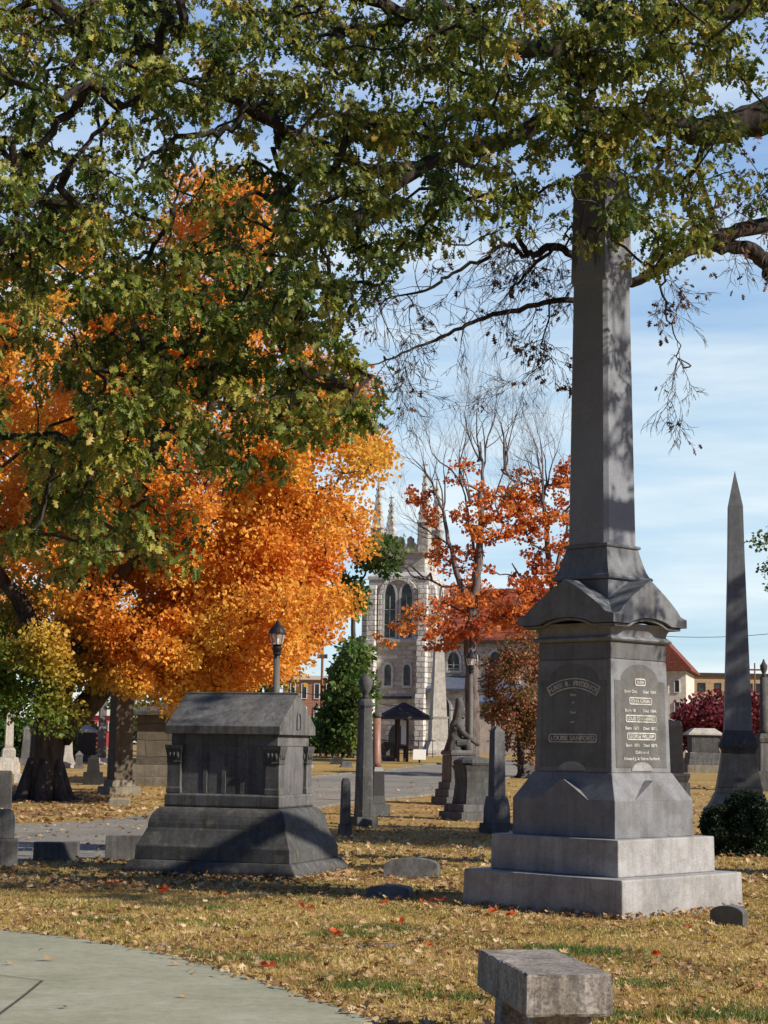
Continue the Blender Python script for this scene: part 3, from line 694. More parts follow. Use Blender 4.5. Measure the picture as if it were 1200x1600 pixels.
# panels and inscriptions on the two faces in view (and blank ones behind)
def diebase(k):
    F0 = face(k); sl = (h5-h4)/(z5-z4)
    return lambda U, V, N: F0(U, V, h4+(V-z4)*sl+N)
Hh = z5-z4
for k in range(4):
    T = diebase(k); pw = h5*0.90; zs = z4+Hh*0.82; zt = z5-.035; ar = pw*0.74
    P = [(-pw, z4+.05), (pw, z4+.05), (pw, zs)]
    for i in range(13):
        a = math.pi*i/12; P.append((ar*math.cos(a), zs+(zt-zs)*math.sin(a)))
    P.append((-pw, zs))
    g = MB(); g.prism(P, T, -.01, .004); pan = g.build('panel', GRAN_D, mon)
    g = MB(); Pc = [(.17*math.cos(math.pi*i/10), z4+.02+.085*math.sin(math.pi*i/10)) for i in range(11)]; g.prism(Pc, T, -.01, .009); g.build('half_round_boss', GRAN_L, mon)
    def zr(y): return MZ(y, .6)
    L = MB(); D = MB()
    def plaque(v, wd, ht, txt):
        ring_plate(L, rrect(wd, ht, .32), rrect(wd-.022, ht-.022, .25), lambda a, b, n: T(a, v+b, n), .004, .010)
        put_text(L, txt, ht*0.72, T, 0, v-ht*0.24, .006, width=wd-.055)
    ht = .072
    if k == 0:
        rows = [('p', 1064, .17, 'ANNA'), ('t', 1079, .52, 'Born Oct.      Died 1864.'), ('p', 1094, .37, 'JOHN ADRIAN'), ('t', 1109, .52, 'Born 18        Died 1864.'),
                ('p', 1122, .50, 'LOUIS CHAVANNES'), ('t', 1137, .52, 'Born 1871    Died 1873.'), ('p', 1150, .47, 'GEORGE WILLIAM'), ('t', 1164, .52, 'Born 1871    Died 1879.'),
                ('t', 1175, .22, 'Children of'), ('t', 1185, .58, 'Edward J. & Emma Sanford.')]
        for typ, y, wd, s in rows:
            z = zr(y)
            if typ == 'p': plaque(z, wd, ht, s)
            else: put_text(L, s, .042, T, 0, z-.015, .006, width=wd)
    if k == 3:
        plaque(zr(1154), .60, .085, 'LOUISE SANFORD')
        s = 'HUBER B. FREDERICK'; Rr = .62; zc0 = zr(1066)-Rr
        for arc, nn_ in ((Rr+.045, 0), (Rr-.045, 0)):
            pts = [(arc*math.sin(R(a)), zc0+arc*math.cos(R(a))) for a in np.linspace(-30, 30, 21)]; pin = [((arc-.010)*math.sin(R(a)), zc0+(arc-.010)*math.cos(R(a))) for a in np.linspace(-30, 30, 21)]
            L.prism(pin+pts[::-1], T, .004, .010)
        for sg in (-1, 1):
            a = R(30*sg); L.prism([((Rr-.055)*math.sin(a)-.006, zc0+(Rr-.055)*math.cos(a)), ((Rr-.055)*math.sin(a)+.006, zc0+(Rr-.055)*math.cos(a)), ((Rr+.045)*math.sin(a)+.006, zc0+(Rr+.045)*math.cos(a)), ((Rr+.045)*math.sin(a)-.006, zc0+(Rr+.045)*math.cos(a))], T, .004, .010)
        for i, ch in enumerate(s):
            if ch == ' ': continue
            a = R(-27.5+55*i/(len(s)-1)); put_text(L, ch, .066, T, (Rr-.028)*math.sin(a), zc0+(Rr-.028)*math.cos(a), .006, ang=-a)
        for y, wd, t_ in ((1087, .16, 'Born'), (1099, .44, 'of'), (1115, .34, 'Died'), (1130, .10, 'and')):
            put_text(L, t_, .036, T, 0, zr(y), .005)
    if L.v: L.build('inscription', LETTER, pan)

q_ = [Vector((cen.x+dx, cen.y+dy, 0)) for dx, dy in ((-1.4, .02), (0, -1.36), (1.42, .02))]
drift(q_, 420, .06)
# ------------------------------------------------------------------ stone bench
a_ = at(822, 1522, 9).x
nrL = 0.45
def topp(px, py, z):
    d = ray(px, py); t = (z-EYE)/d.z; return Vector((0, 0, EYE))+d*t
A = topp(822, 1523, .45); B = topp(745, 1483, .45); C = topp(960, 1523, .45)
ln = (B-A).length; wd = (C-A).length; ang = math.atan2((B-A).y, (B-A).x)
mid = (B+C)/2; bench = thing('stone_bench', 'weathered grey stone slab bench beside the path', 'bench', (mid.x, mid.y, 0), ang-math.pi/2)
nx_, ny_ = 12, 30; mb = MB(); th = .20
# slab with chipped edges
def slab_ring(z, ins):
    pts = []
    for i in range(nx_): pts.append((-wd/2+wd*i/nx_, -ln/2))
    for i in range(ny_): pts.append((wd/2, -ln/2+ln*i/ny_))
    for i in range(nx_): pts.append((wd/2-wd*i/nx_, ln/2))
    for i in range(ny_): pts.append((-wd/2, ln/2-ln*i/ny_))
    out = []
    for x, y in pts:
        k = ins+max(0, rnd.gauss(0, .0045)) + (0.012 if (z > .4 and rnd.random() < .10) else 0)
        out.append((x-math.copysign(min(k, abs(x)), x)*(abs(abs(x)-wd/2) < 1e-6), y-math.copysign(k, y)*(abs(abs(y)-ln/2) < 1e-6), z+rnd.gauss(0, .0012)))
    return out
mb.rings([slab_ring(.45-th, .006), slab_ring(.45-th+.012, 0), slab_ring(.45-th*.5, .002), slab_ring(.45-.01, .001), slab_ring(.45-.003, .005), slab_ring(.45, .012)])
mb.build('seat', BENCH, bench)
mb = MB()
for i in range(5):
    pass
for sg in (-1, 1):
    mb = MB(); mb.loft([(wd*.42, .10, -.05), (wd*.36, .085, .06), (wd*.34, .08, .45-th-.002)], 0, sg*(ln/2-.22)); mb.build('leg', BENCH, bench, .01)

# ------------------------------------------------------------------ sarcophagus tomb
Tc = G(460, 1378); ya = R(19)
# local: x along the long front (to the right end), y depth, front faces -y ; right end nearer
tL, tW = 1.09, .90
ct = Vector((Tc.x - tL*math.cos(ya) + tW*math.sin(ya), Tc.y + tL*math.sin(ya) + tW*math.cos(ya), 0))
tomb = thing('sarcophagus_tomb', 'large dark grey house-shaped sarcophagus tomb with pitched roof and corner pilasters', 'tomb', ct, -ya)
def tz(y, L=tL, W=tW):
    q = ct + Vector((L*math.cos(ya)-W*math.sin(ya), -L*math.sin(ya)-W*math.cos(ya), 0)); return at(450, y, q.y).z
def lv_(dx, z): return (tL-dx, tW-dx, z)
zb = [tz(1352), tz(1328, .85, .75), tz(1300, .8, .7), tz(1262, .7, .6), tz(1243, .65, .55)]
mb = MB(); mb.loft([(tL, tW, -.1), (tL, tW, .09), (tL-.07, tW-.07, zb[0]-.0)]); mb.build('ground_slab', OLD, tomb, .015)
mb = MB(); mb.loft([lv_(.10, zb[0]+.001), lv_(.11, zb[1]), lv_(.13, zb[1]+.03), lv_(.19, zb[2]-.03), lv_(.20, zb[2])]); mb.build('base_course', OLD, tomb, .008)
lv = [lv_(.205, zb[2]+.001)]
for i in range(8):
    t = i/7; lv.append(lv_(.21+.15*(1-math.cos(t*math.pi/2)), zb[2]+.01+(zb[3]-zb[2]-.03)*math.sin(t*math.pi/2)*1.0))
lv.append(lv_(.345, zb[3]-.005)); lv.append(lv_(.345, zb[3]))
mb = MB(); mb.loft(lv); mb.build('curved_plinth', OLD, tomb)
mb = MB(); mb.loft([lv_(.35, zb[3]+.001), lv_(.35, zb[4]-.02), lv_(.365, zb[4])]); mb.build('ledge', LIME, tomb, .006)
bL, bW = tL-.38, tW-.38; z0 = zb[4]+.001; zc1 = tz(1166, .6, .5); zE = tz(1135, .7, .6)
mb = MB(); mb.loft([(bL-.03, bW-.03, z0), (bL-.03, bW-.03, zc1)]); mb.build('body', LIME, tomb)
for sx_ in (-1, 1):
    for sy_ in (-1, 1):
        mb = MB(); cx, cy = sx_*(bL-.075), sy_*(bW-.075)
        mb.loft([(.095, .095, z0), (.095, .095, z0+.06), (.088, .088, z0+.075), (.086, .086, zc1-.22)], cx, cy); mb.build('pilaster', LIME, tomb, .006)
        mb = MB(); mb.loft([(.090, .090, zc1-.219), (.095, .095, zc1-.20), (.088, .088, zc1-.19), (.094, .094, zc1-.12), (.108, .108, zc1-.045), (.112, .112, zc1-.001)], cx, cy)
        for dx_, dy_ in ((1, 0), (-1, 0), (0, 1), (0, -1)):   # carved leaves of the capital
            for e in (-.05, 0, .05):
                mb.ell((cx+dx_*.095+dy_*e, cy+dy_*.095+dx_*e, zc1-.12), (.02, .02, .04), 6, 5)
        mb.build('capital', OLD, tomb)
for sy_ in (-1, 1):
    for px_ in (-.22, 0.0, .22):
        mb = MB(); mb.loft([(.028, .008, z0), (.028, .008, zc1)], px_*1.1, sy_*(bW-.03)); mb.build('mullion', LIME, tomb, .006)
mb = MB(); mb.loft([(bL-.02, bW-.02, zc1), (bL-.02, bW-.02, zE-.08), (bL+.02, bW+.02, zE-.06)]); mb.build('architrave', LIME, tomb, .005)
zR = at(380, 1085, ct.y).z; eL, eW = bL+.035, bW+.06
mb = MB()
def TT(u, v, n): return (n, u, v)
mb.prism([(-eW, zE-.10), (eW, zE-.10), (eW, zE), (.03, zR), (-.03, zR), (-eW, zE)], TT, -eL, eL); mb.build('roof', LIME, tomb, .008)
mb = MB(); mb.box(-eL-.01, eL+.01, -.035, .035, zR-.03, zR+.025); mb.build('ridge', LIME, tomb, .01)
for sg in (-1, 1):
    mb = MB(); P = [(.065*math.cos(math.pi*i/8), zE+.10+.09*math.sin(math.pi*i/8)) for i in range(9)]; P = [(.065, zE-.03)]+P+[(-.065, zE-.03)]
    P2 = [(u*.72, (v-zE)*.85+zE+.0) for u, v in P]
    ring_plate(mb, P, P2, lambda u, v, n: (sg*(eL+n), u, v), -.005, .014); mb.build('gable_niche', LIME, tomb)

q_ = [ct+Matrix.Rotation(-ya, 3, 'Z') @ Vector((sx_*(tL+.04), sy_*(tW+.04), 0)) for sx_, sy_ in ((-1, -1), (1, -1), (1, 1))]
drift(q_, 420, .07)
# ------------------------------------------------------------------ generic stacked monuments
def stack(name, label, cat, px, py, rz, parts, group=None, back=0.0, ratio=1.0, kx=None):
    s = Site(px, py, back); root = thing(name, label, cat, s.p, R(rz), group)
    a = R(abs(rz)); f = math.cos(a)+math.sin(a)*ratio if kx is None else kx
    for nm, mat, kind, prof in parts:
        mb = MB(); pr = [(s.w(w_)/2/f, s.z(y_)) for w_, y_ in prof]
        pr[0] = (pr[0][0], pr[0][1] if pr[0][1] > .05 else -.08)
        if kind == 'sq': mb.loft([(h, h*ratio, z) for h, z in pr]); mb.build(nm, mat, root, .006)
        elif kind == 'oct': mb.loft([(h, h*ratio, z, h*.45) for h, z in pr], ch=.01); mb.build(nm, mat, root, .004)
        elif kind == 'round': mb.lathe([(h*f, z) for h, z in pr], 20); mb.build(nm, mat, root, smooth=True)
    return root, s

stack('urn_obelisk', 'dark chamfered obelisk topped with a carved urn', 'monument', 568, 1293, 22, [
    ('base', OLD, 'sq', [(46, 1293), (45, 1276)]), ('shaft', OLD, 'oct', [(36, 1275.8), (34, 1262), (31, 1200), (24, 1106)]),
    ('capital', OLD, 'oct', [(25, 1105.8), (29, 1102), (27, 1096), (22, 1092)]),
    ('urn', OLD, 'round', [(14, 1091.8), (9, 1087), (10, 1084), (19, 1076), (22, 1068), (20, 1061), (10, 1056), (7, 1053)])])
stack('red_column', 'reddish granite column on a black pedestal behind the urn obelisk', 'monument', 587, 1274, 30, [
    ('base', OLD, 'sq', [(44, 1274), (43, 1256)]), ('pedestal', POLISH, 'sq', [(30, 1255.8), (26, 1243), (24, 1205), (18, 1198)]),
    ('column', PINK, 'round', [(15, 1197.8), (14, 1190), (12, 1122)]), ('capital', OLD, 'round', [(12, 1121.8), (15, 1118), (12, 1113)])], kx=1.3)
stack('short_pillar', 'short dark tapering pillar stone left of the urn obelisk', 'gravestone', 539, 1307, 15, [
    ('base', OLD, 'sq', [(23, 1307), (22, 1288)]), ('shaft', OLD, 'sq', [(18, 1287.8), (15, 1222), (10, 1216)])])
stack('small_obelisk', 'short grey obelisk with pyramid tip behind the tallest obelisk\'s left step', 'gravestone', 776, 1302, 24, [
    ('base', OLD, 'sq', [(54, 1302), (53, 1286)]), ('die', LIME, 'sq', [(42, 1285.8), (40, 1262), (35, 1248), (32, 1244)]),
    ('shaft', LIME, 'sq', [(27, 1243.8), (23, 1143), (2, 1133)])])
root, s = stack('draped_tomb', 'black tomb with a wide draped top on low steps beside the small obelisk', 'tomb', 738, 1281, 25, [
    ('lower_step', LIME, 'sq', [(104, 1281), (103, 1268)]), ('upper_step', LIME, 'sq', [(88, 1267.8), (87, 1256)]),
    ('body', OLD, 'sq', [(64, 1255.8), (58, 1240), (54, 1222), (57, 1205), (66, 1196)]),
    ('draped_top', OLD, 'oct', [(68, 1195.8), (72, 1192), (66, 1188), (50, 1184), (20, 1182)])])
root, s = stack('statue_pedestal', 'stone pedestal on stepped base carrying the seated statue', 'pedestal', 716, 1257, 20, [
    ('bottom_step', LIME, 'sq', [(84, 1257), (83, 1245)]), ('middle_step', LIME, 'sq', [(72, 1244.8), (71, 1233)]), ('upper_step', LIME, 'sq', [(62, 1232.8), (61, 1222)]),
    ('die', LIME, 'sq', [(52, 1221.8), (50, 1180)]), ('cap', LIME, 'sq', [(54, 1179.8), (56, 1176), (50, 1172)])])
# seated robed stone figure facing right
sp = s.p.copy(); zt = s.z(1172); k = s.k
st = thing('statue', 'weathered stone statue of a seated robed figure facing right with a lowered hand', 'statue', (sp.x, sp.y, sp.z+zt-.005), 0)
mb = MB()
def q(px, py, dy=0): return Vector(((px-716)*k, dy, (1172-py)*k))
mb.tube([q(715, 1083), q(716, 1087), q(717, 1096), q(715, 1108), q(712, 1122), q(709, 1132)], [4*k, 6.5*k, 8*k, 8*k, 8*k, 10*k], 12); mb.ell(q(719, 1106), (6.5*k, 6.5*k, 10*k)); mb.ell(q(726, 1111), (2*k, 1.8*k, 1.8*k)); mb.ell(q(723, 1117), (3*k, 3.5*k, 2.5*k)); mb.tube([q(716, 1114), q(712, 1128)], [4.5*k, 7*k], 8)
mb.tube([q(713, 1120), q(711, 1132), q(710, 1150), q(707, 1174)], [6*k, 11*k, 12*k, 17*k], 12)
mb.ell(q(707, 1152), (10*k, 13*k, 16*k)); mb.ell(q(710, 1136), (9*k, 13*k, 9*k)); mb.ell(q(718, 1134), (6*k, 11*k, 7*k))
for dy in (-7*k, 7*k):
    mb.tube([q(712, 1128, dy), q(722, 1142, dy*1.4), q(732, 1150, dy), q(744, 1160, dy*.6)], [6*k, 5*k, 4.5*k, 2.6*k], 8)
    mb.tube([q(712, 1160, dy), q(730, 1160, dy), q(734, 1178, dy)], [9*k, 8*k, 6*k], 8)
mb.ell(q(748, 1162), (4.5*k, 3*k, 3*k))
for i in range(9):
    a = i*.7; mb.tube([q(700+i*4, 1150), q(698+i*4.5, 1174)], [2.2*k, 3*k], 6)
o = mb.build('figure', OLD, st); r_ = o.modifiers.new('join', 'REMESH'); r_.mode = 'VOXEL'; r_.voxel_size = 0.8*k; r_.use_smooth_shade = True; st.scale = (.92,)*3
st.children[0].name = 'figure'

stack('white_obelisk', 'tall slender white obelisk in front of the church tower', 'monument', 684, 1181, 12, [
    ('base', PALE, 'sq', [(50, 1181), (49, 1172), (36, 1158)]), ('die', PALE, 'sq', [(31, 1157.8), (30, 1124), (34, 1120)]),
    ('shaft', PALE, 'sq', [(27, 1119.8), (21, 1060), (15, 994), (1, 984)])])

root, s = stack('tall_obelisk', 'tall slender pointed obelisk with flared base and incised name behind the dark bush', 'monument', 1155, 1311, -8, [
    ('base', BUFF, 'sq', [(122, 1311), (120, 1266), (112, 1262)]), ('flared_plinth', BUFF, 'sq', [(108, 1261.8), (92, 1250), (82, 1239)]),
    ('course', BUFF, 'sq', [(79, 1238.8), (78, 1230.3)]), ('die', BUFF, 'sq', [(76, 1230), (68, 1208), (61, 1188), (58, 1178)]),
    ('capital', OLD, 'sq', [(58, 1177.8), (58, 1172), (68, 1166), (66, 1162), (54, 1150), (50, 1142)]),
    ('shaft', GRAN_S, 'sq', [(48, 1141.8), (38, 1000), (30, 880), (26, 792), (.6, 736)])])
fr = s.w(76)/2/(math.cos(R(8))+math.sin(R(8)))
L = MB()
for i, (y, t_) in enumerate(((1195, 'IN MEMORY'), (1203, 'OF'), (1211, 'BORN'), (1221, 'DIED'))):
    put_text(L, t_, s.w(7.5), lambda u, v, n: (u, -(fr-(v-s.z(1230))*.24)-n, v), 0, s.z(y), .012)
L.build('inscription', OLD, [c_ for c_ in root.children if c_.name.startswith('die')][0])

stack('column_monument', 'slender grey column with an urn finial at the right edge of the view', 'monument', 1196, 1236, 10, [
    ('base', OLD, 'sq', [(40, 1236), (38, 1205)]), ('pedestal', LIME, 'sq', [(30, 1204.8), (26, 1160)]), ('cap', OLD, 'sq', [(30, 1159.8), (32, 1154), (24, 1146)]),
    ('column', OLD, 'round', [(18, 1145.8), (15, 1140), (12, 1058)]), ('urn', OLD, 'round', [(9, 1057.8), (5, 1053), (11, 1046), (12, 1040), (6, 1036), (2, 1030)])], kx=1.15)
# headstones right of the big monument
stack('headstone', 'tall polished dark headstone directly behind the right of the tallest obelisk', 'headstone', 1042, 1243, -4, [
    ('base', LIME, 'sq', [(72, 1243), (71, 1222)]), ('shelf', OLD, 'sq', [(64, 1221.8), (72, 1212), (71, 1208)]), ('slab', POLISH, 'sq', [(52, 1207.8), (48, 1134), (42, 1126)])], ratio=.6)
root, s = stack('low_tomb', 'broad low granite tomb with a pale hipped cap seen past the tallest obelisk', 'tomb', 1099, 1207, 6, [
    ('base', BUFF, 'sq', [(64, 1207), (63, 1195)]), ('step', LIME, 'sq', [(58, 1194.8), (57, 1186)]), ('plinth', LIME, 'sq', [(54, 1185.8), (52, 1176)]),
    ('body', OLD, 'sq', [(46, 1175.8), (46, 1149)]), ('cap', PALE, 'sq', [(58, 1148.8), (58, 1146), (34, 1138)])], ratio=.6)
# left background
stack('white_monument', 'bright white column monument at the far left edge', 'monument', 12, 1209, 18, [
    ('base', PALE, 'sq', [(44, 1209), (42, 1194), (34, 1183)]), ('die', PALE, 'sq', [(26, 1182.8), (25, 1172), (19, 1168)]), ('shaft', PALE, 'sq', [(16, 1167.8), (14, 1120), (18, 1116), (1, 1106)])])
stack('marble_block', 'low white marble block between the white monument and the maple trunk', 'gravestone', 33, 1223, 10, [('block', PALE, 'sq', [(26, 1223), (25, 1211), (20, 1209)])])
stack('leaning_obelisk', 'plain grey tapering stone left of the maple trunk', 'gravestone', 40, 1196, 14, [('base', LIME, 'sq', [(24, 1196), (23, 1184)]), ('shaft', LIME, 'sq', [(19, 1183.8), (12, 1139), (2, 1134)])])
stack('scroll_stone', 'curved white scroll-topped gravestone right of the maple trunk', 'gravestone', 106, 1200, 15, [('base', PALE, 'sq', [(27, 1200), (25, 1190)]), ('slab', PALE, 'sq', [(21, 1189.8), (15, 1180), (12, 1160), (15, 1153), (9, 1150)])], ratio=.6)
stack('peaked_stone', 'small grey gravestone with a pointed top beside the white scroll stone', 'gravestone', 123, 1201, 12, [('base', LIME, 'sq', [(17, 1201), (16, 1195)]), ('slab', LIME, 'sq', [(12, 1194.8), (12, 1182), (15, 1180), (1, 1173)])], ratio=.6)
stack('dark_tomb', 'dark boxy tomb in front of the red building', 'tomb', 134, 1190, 12, [('base', OLD, 'sq', [(42, 1190), (41, 1180)]), ('body', POLISH, 'sq', [(34, 1179.8), (33, 1145)]), ('cap', PALE, 'sq', [(38, 1144.8), (38, 1141), (8, 1133)])])
stack('pale_pillar', 'tall pale grey square pillar between dark tomb and large obelisk', 'monument', 158, 1194, 20, [('base', PALE, 'sq', [(34, 1194), (32, 1184)]), ('shaft', LIME, 'sq', [(16, 1183.8), (13, 1100), (1, 1094)])])
stack('black_headstone', 'black stepped headstone in the shade right of the maple trunk', 'headstone', 145, 1226, 10, [('base', POLISH, 'sq', [(34, 1226), (33, 1206)]), ('slab', POLISH, 'sq', [(22, 1205.8), (18, 1186), (8, 1180)])], ratio=.6)
stack('shaded_obelisk', 'large brown stone obelisk rising into the orange maple left of the mausoleum', 'monument', 186, 1241, 30, [
    ('lower_base', BUFF, 'sq', [(72, 1241), (70, 1229)]), ('upper_base', BUFF, 'sq', [(52, 1228.8), (50, 1218)]), ('shaft', BROWN, 'sq', [(42, 1217.8), (36, 1050), (30, 980), (2, 965)])])
stack('low_marker', 'low rounded stone marker in fallen leaves before the shaded obelisk', 'gravestone', 187, 1259, 5, [('block', BUFF, 'sq', [(35, 1259), (34, 1249), (28, 1246)])])
stack('brown_headstone', 'brown square headstone cut by the left edge of the view', 'headstone', 2, 1266, 8, [('slab', OLD, 'sq', [(32, 1266), (31, 1208), (27, 1204)])], ratio=.5)
stack('rounded_headstone', 'thick blue-grey headstone with rounded top on a block base at the left edge', 'headstone', 4, 1356, 10, [
    ('base', LIME, 'sq', [(50, 1356), (49, 1314), (44, 1310)]), ('slab', LIME, 'sq', [(36, 1309.8), (36, 1280), (30, 1269), (18, 1264)])], ratio=.7)
stack('plot_block', 'low rectangular grey block stone left of the sarcophagus, the farther left of two', 'gravestone', 88, 1345, 4, [('block', LIME, 'sq', [(71, 1345), (70, 1315)])], ratio=.45)
stack('plot_block', 'low rectangular grey block stone touching the sarcophagus\'s left side', 'gravestone', 200, 1344, 4, [('block', LIME, 'sq', [(72, 1344), (70, 1305)])], ratio=.45)
# distant little stones in the middle
for (x, y, w_, h_, mt, lb) in [(482, 1199, 14, 12, PALE, 'small white stone on the far lawn right of the sarcophagus'), (527, 1194, 22, 11, POLISH, 'small dark stone on the far lawn left of the urn obelisk'),
        (541, 1199, 20, 10, LIME, 'small grey stone just left of the urn obelisk on the far lawn'), (606, 1189, 26, 30, LIME, 'grey headstone behind the notice shelter'), (590, 1191, 14, 16, OLD, 'small dark headstone left of the shelter post'),
        (1176, 1212, 22, 24, PALE, 'pale stone beyond the tall pointed obelisk'), (830, 1215, 40, 24, LIME, 'grey gravestone between small obelisk and tallest obelisk')]:
    stack('gravestone', lb, 'gravestone', x, y, 12, [('base', mt, 'sq', [(w_*1.1, y), (w_*1.08, y-h_*.25)]), ('slab', mt, 'sq', [(w_*.9, y-h_*.25-.2), (w_*.86, y-h_*.8), (w_*.5, y-h_)])], ratio=.6)

# small rounded markers near the front
def arched(name, label, pxl, pxr, ytop, ybase, depth_m, rz, mat, tilt=0, side=0):
    s = Site((pxl+pxr)/2, ybase); root = thing(name, label, 'gravestone', s.p, R(rz)); w_ = s.w(pxr-pxl)/2; zt = s.z(ytop)
    P = [(-w_, -.05), (w_, -.05)]+[(w_*math.cos(math.pi*i/14), zt*.62+zt*.38*math.sin(math.pi*i/14)) for i in range(15)]
    mb = MB(); mb.prism(P, lambda u, v, n: (u, -n+max(0, v)*tilt, v), -depth_m, 0.0); mb.build('stone', mat, root, .006); return root
arched('footstone', 'small round-topped dark footstone at the right foot of the tallest obelisk', 1108, 1162, 1415, 1447, .12, 0, GRAN_D).rotation_euler[2] = R(-32)
arched('slant_marker', 'dark low round-topped marker between the sarcophagus and the tallest obelisk', 598, 683, 1342, 1374, .22, -8, LIME, .5)
arched('tilted_marker', 'small tilted grey marker stone sunk in the grass nearest the sarcophagus corner', 568, 636, 1386, 1405, .25, -12, LIME, 1.6)
g = G(590, 1479); mk = thing('flush_marker', 'flat grey stone marker set flush in the foreground lawn', 'grave marker', g, R(4))
mb = MB(); mb.loft([(.15, .06, -.05), (.148, .058, .022)]); mb.build('stone', LIME, mk, .005)

# mausoleum wall behind
s = Site(268, 1228); ma = thing('mausoleum', 'low tan ashlar mausoleum behind the left end of the sarcophagus', 'mausoleum', s.p, R(-3))
wl, wr = s.w(-62), s.w(130)
mb = MB(); mb.box(wl-.1, wr, -.45, 4.5, -.1, s.z(1214)); mb.build('step', BUFF, ma, .01)
mb = MB(); mb.box(wl, wr-.1, -.2, 4.4, s.z(1214)+.002, s.z(1196)); mb.build('plinth', BUFF, ma, .01)
mb = MB(); mb.box(wl+.1, wr-.2, 0, 4.2, s.z(1196)+.002, s.z(1118)); mb.build('wall', ASHLAR, ma)
mb = MB(); mb.loft([((wr-wl)/2+.1, 2.4, s.z(1118)+.002), ((wr-wl)/2+.1, 2.4, s.z(1112)), (.3, 2.0, s.z(1092))], (wl+wr)/2-.05, 2.1); mb.build('roof', OLD, ma, .01)

# ------------------------------------------------------------------ lamp posts
def lamp(name, label, px, top, Y, wpx):
    p = at(px, 1150, Y); root = thing(name, label, 'street lamp', (p.x, Y, gz(0, Y)), 0, 'lantern lamp posts'); k = abs(at(px+50, 1150, Y).x-at(px-50, 1150, Y).x)/100
    zt = at(px, top, Y).z-gz(0, Y); u = wpx*k   # lantern width
    mb = MB(); mb.lathe([(.17, -.05), (.17, .25), (.12, .3), (.10, .7), (.085, .8), (.062, zt-2.35*u)], 16); mb.build('post', POST, root, smooth=True)
    mb = MB(); mb.lathe([(.065, zt-2.35*u), (.16*u, zt-2.2*u), (.30*u, zt-2.1*u), (.22*u, zt-2.0*u), (.32*u, zt-1.75*u), (.22*u, zt-1.62*u), (.36*u, zt-1.52*u)], 14); mb.build('neck', IRON, root)
    n = 8; mb = MB(); mb.lathe([(.33*u, zt-1.51*u), (.45*u, zt-1.1*u), (.47*u, zt-.85*u)], n); gl = mb.build('glass', LGLASS, root)
    for j in range(n):
        a = 2*math.pi*j/n; mb = MB(); mb.tube([(r*math.cos(a), r*math.sin(a), z) for r, z in ((.34*u, zt-1.51*u), (.46*u, zt-1.1*u), (.48*u, zt-.84*u))], [.018*u]*3, 4); mb.build('glazing_bar', IRON, root)
    mb = MB(); mb.lathe([(.56*u, zt-.86*u), (.56*u, zt-.8*u), (.42*u, zt-.55*u), (.24*u, zt-.35*u), (.10*u, zt-.2*u), (.12*u, zt-.15*u), (.02*u, zt)], 16); mb.build('hood', IRON, root)
    mb = MB(); mb.lathe([(.08*u, zt-1.5*u), (.10*u, zt-1.3*u), (.13*u, zt-1.1*u), (.06*u, zt-.95*u)], 10); mb.build('bulb', WHITE, root, smooth=True)
lamp('lamp_post', 'lantern lamp post rising behind the sarcophagus roof against the orange maple', 430, 968, 35, 26)
lamp('lamp_post', 'lantern lamp post with pale post right of the white obelisk before the church', 735, 1014, 57, 17)
lamp('lamp_post', 'tiny globe-topped street lamp beside the utility pole far away', 493, 1100, 110, 9)

# ------------------------------------------------------------------ notice shelter, sign
s = Site(630, 1190); sh = thing('notice_shelter', 'small dark wooden notice shelter with hipped roof before the church', 'shelter', s.p, R(12))
ew = s.w(40)
for x_, y_ in ((-10, -.25), (4, -.25), (-10, .25), (4, .25)):
    mb = MB(); mb.box(s.w(x_)-.05, s.w(x_)+.05, y_-.05, y_+.05, -.05, s.z(1123)); mb.build('post', WOODD, sh)
mb = MB(); mb.box(s.w(-6), s.w(2), -.29, -.26, s.z(1163), s.z(1126)); mb.build('notice_board', PBOARD, sh)
mb = MB(); mb.loft([(ew, ew*.8, s.z(1124)), (ew, ew*.8, s.z(1121)), (s.w(3), s.w(2), s.z(1098))]); mb.build('roof', SLATE, sh)
mb = MB(); mb.box(s.w(-10), s.w(22), -.2, .2, s.z(1170), s.z(1165)); mb.build('shelf', WOODD, sh)
s = Site(655, 1192); sg = thing('lectern_sign', 'small white tilted sign panel beside the road in front of the white obelisk', 'sign', s.p, R(-5))
mb = MB(); mb.prism([(s.w(-10), s.z(1187)), (s.w(10), s.z(1187)), (s.w(10), s.z(1171)), (s.w(-10), s.z(1171))], lambda u, v, n: (u, -n+v*.5, v), 0, .04); mb.build('panel', WHITE, sg)
mb = MB(); mb.box(-.04, .04, .12, .2, -.05, s.z(1186)); mb.build('leg', WOODD, sg)
# ------------------------------------------------------------------ church
Yc = 175.0; pc = at(633, 1150, Yc); zg = gz(0, Yc); kc = abs(at(683, 1150, Yc).x-at(583, 1150, Yc).x)/100
ch = thing('stone_church', 'grey limestone church with pinnacled tower and long red tiled roof', 'church', (pc.x, Yc, zg), R(-16))
def cz(y, Y=Yc): return at(633, y, Y).z-zg
hT = 2.85*1.05
top0 = cz(905, Yc-3); top1 = cz(862, Yc-3)
mb = MB(); mb.box(-hT, hT, -hT, hT, -.5, top0); tw = mb.build('tower', CHURCH, ch)
h2_ = hT*.80
mb = MB(); mb.loft([(hT+.1, hT+.1, top0), (hT+.1, hT+.1, top0+.3), (h2_+.02, h2_+.02, top0+.75)]); mb.build('set_back', TRIM, ch)
mb = MB(); mb.box(-h2_, h2_, -h2_, h2_, top0+.6, top1); mb.build('belfry', CHURCH, ch)
mb = MB(); mb.loft([(h2_+.05, h2_+.05, top1-.1), (h2_+.3, h2_+.3, top1+.15), (h2_+.3, h2_+.3, top1+.5)]); mb.build('parapet_cornice', TRIM, ch)
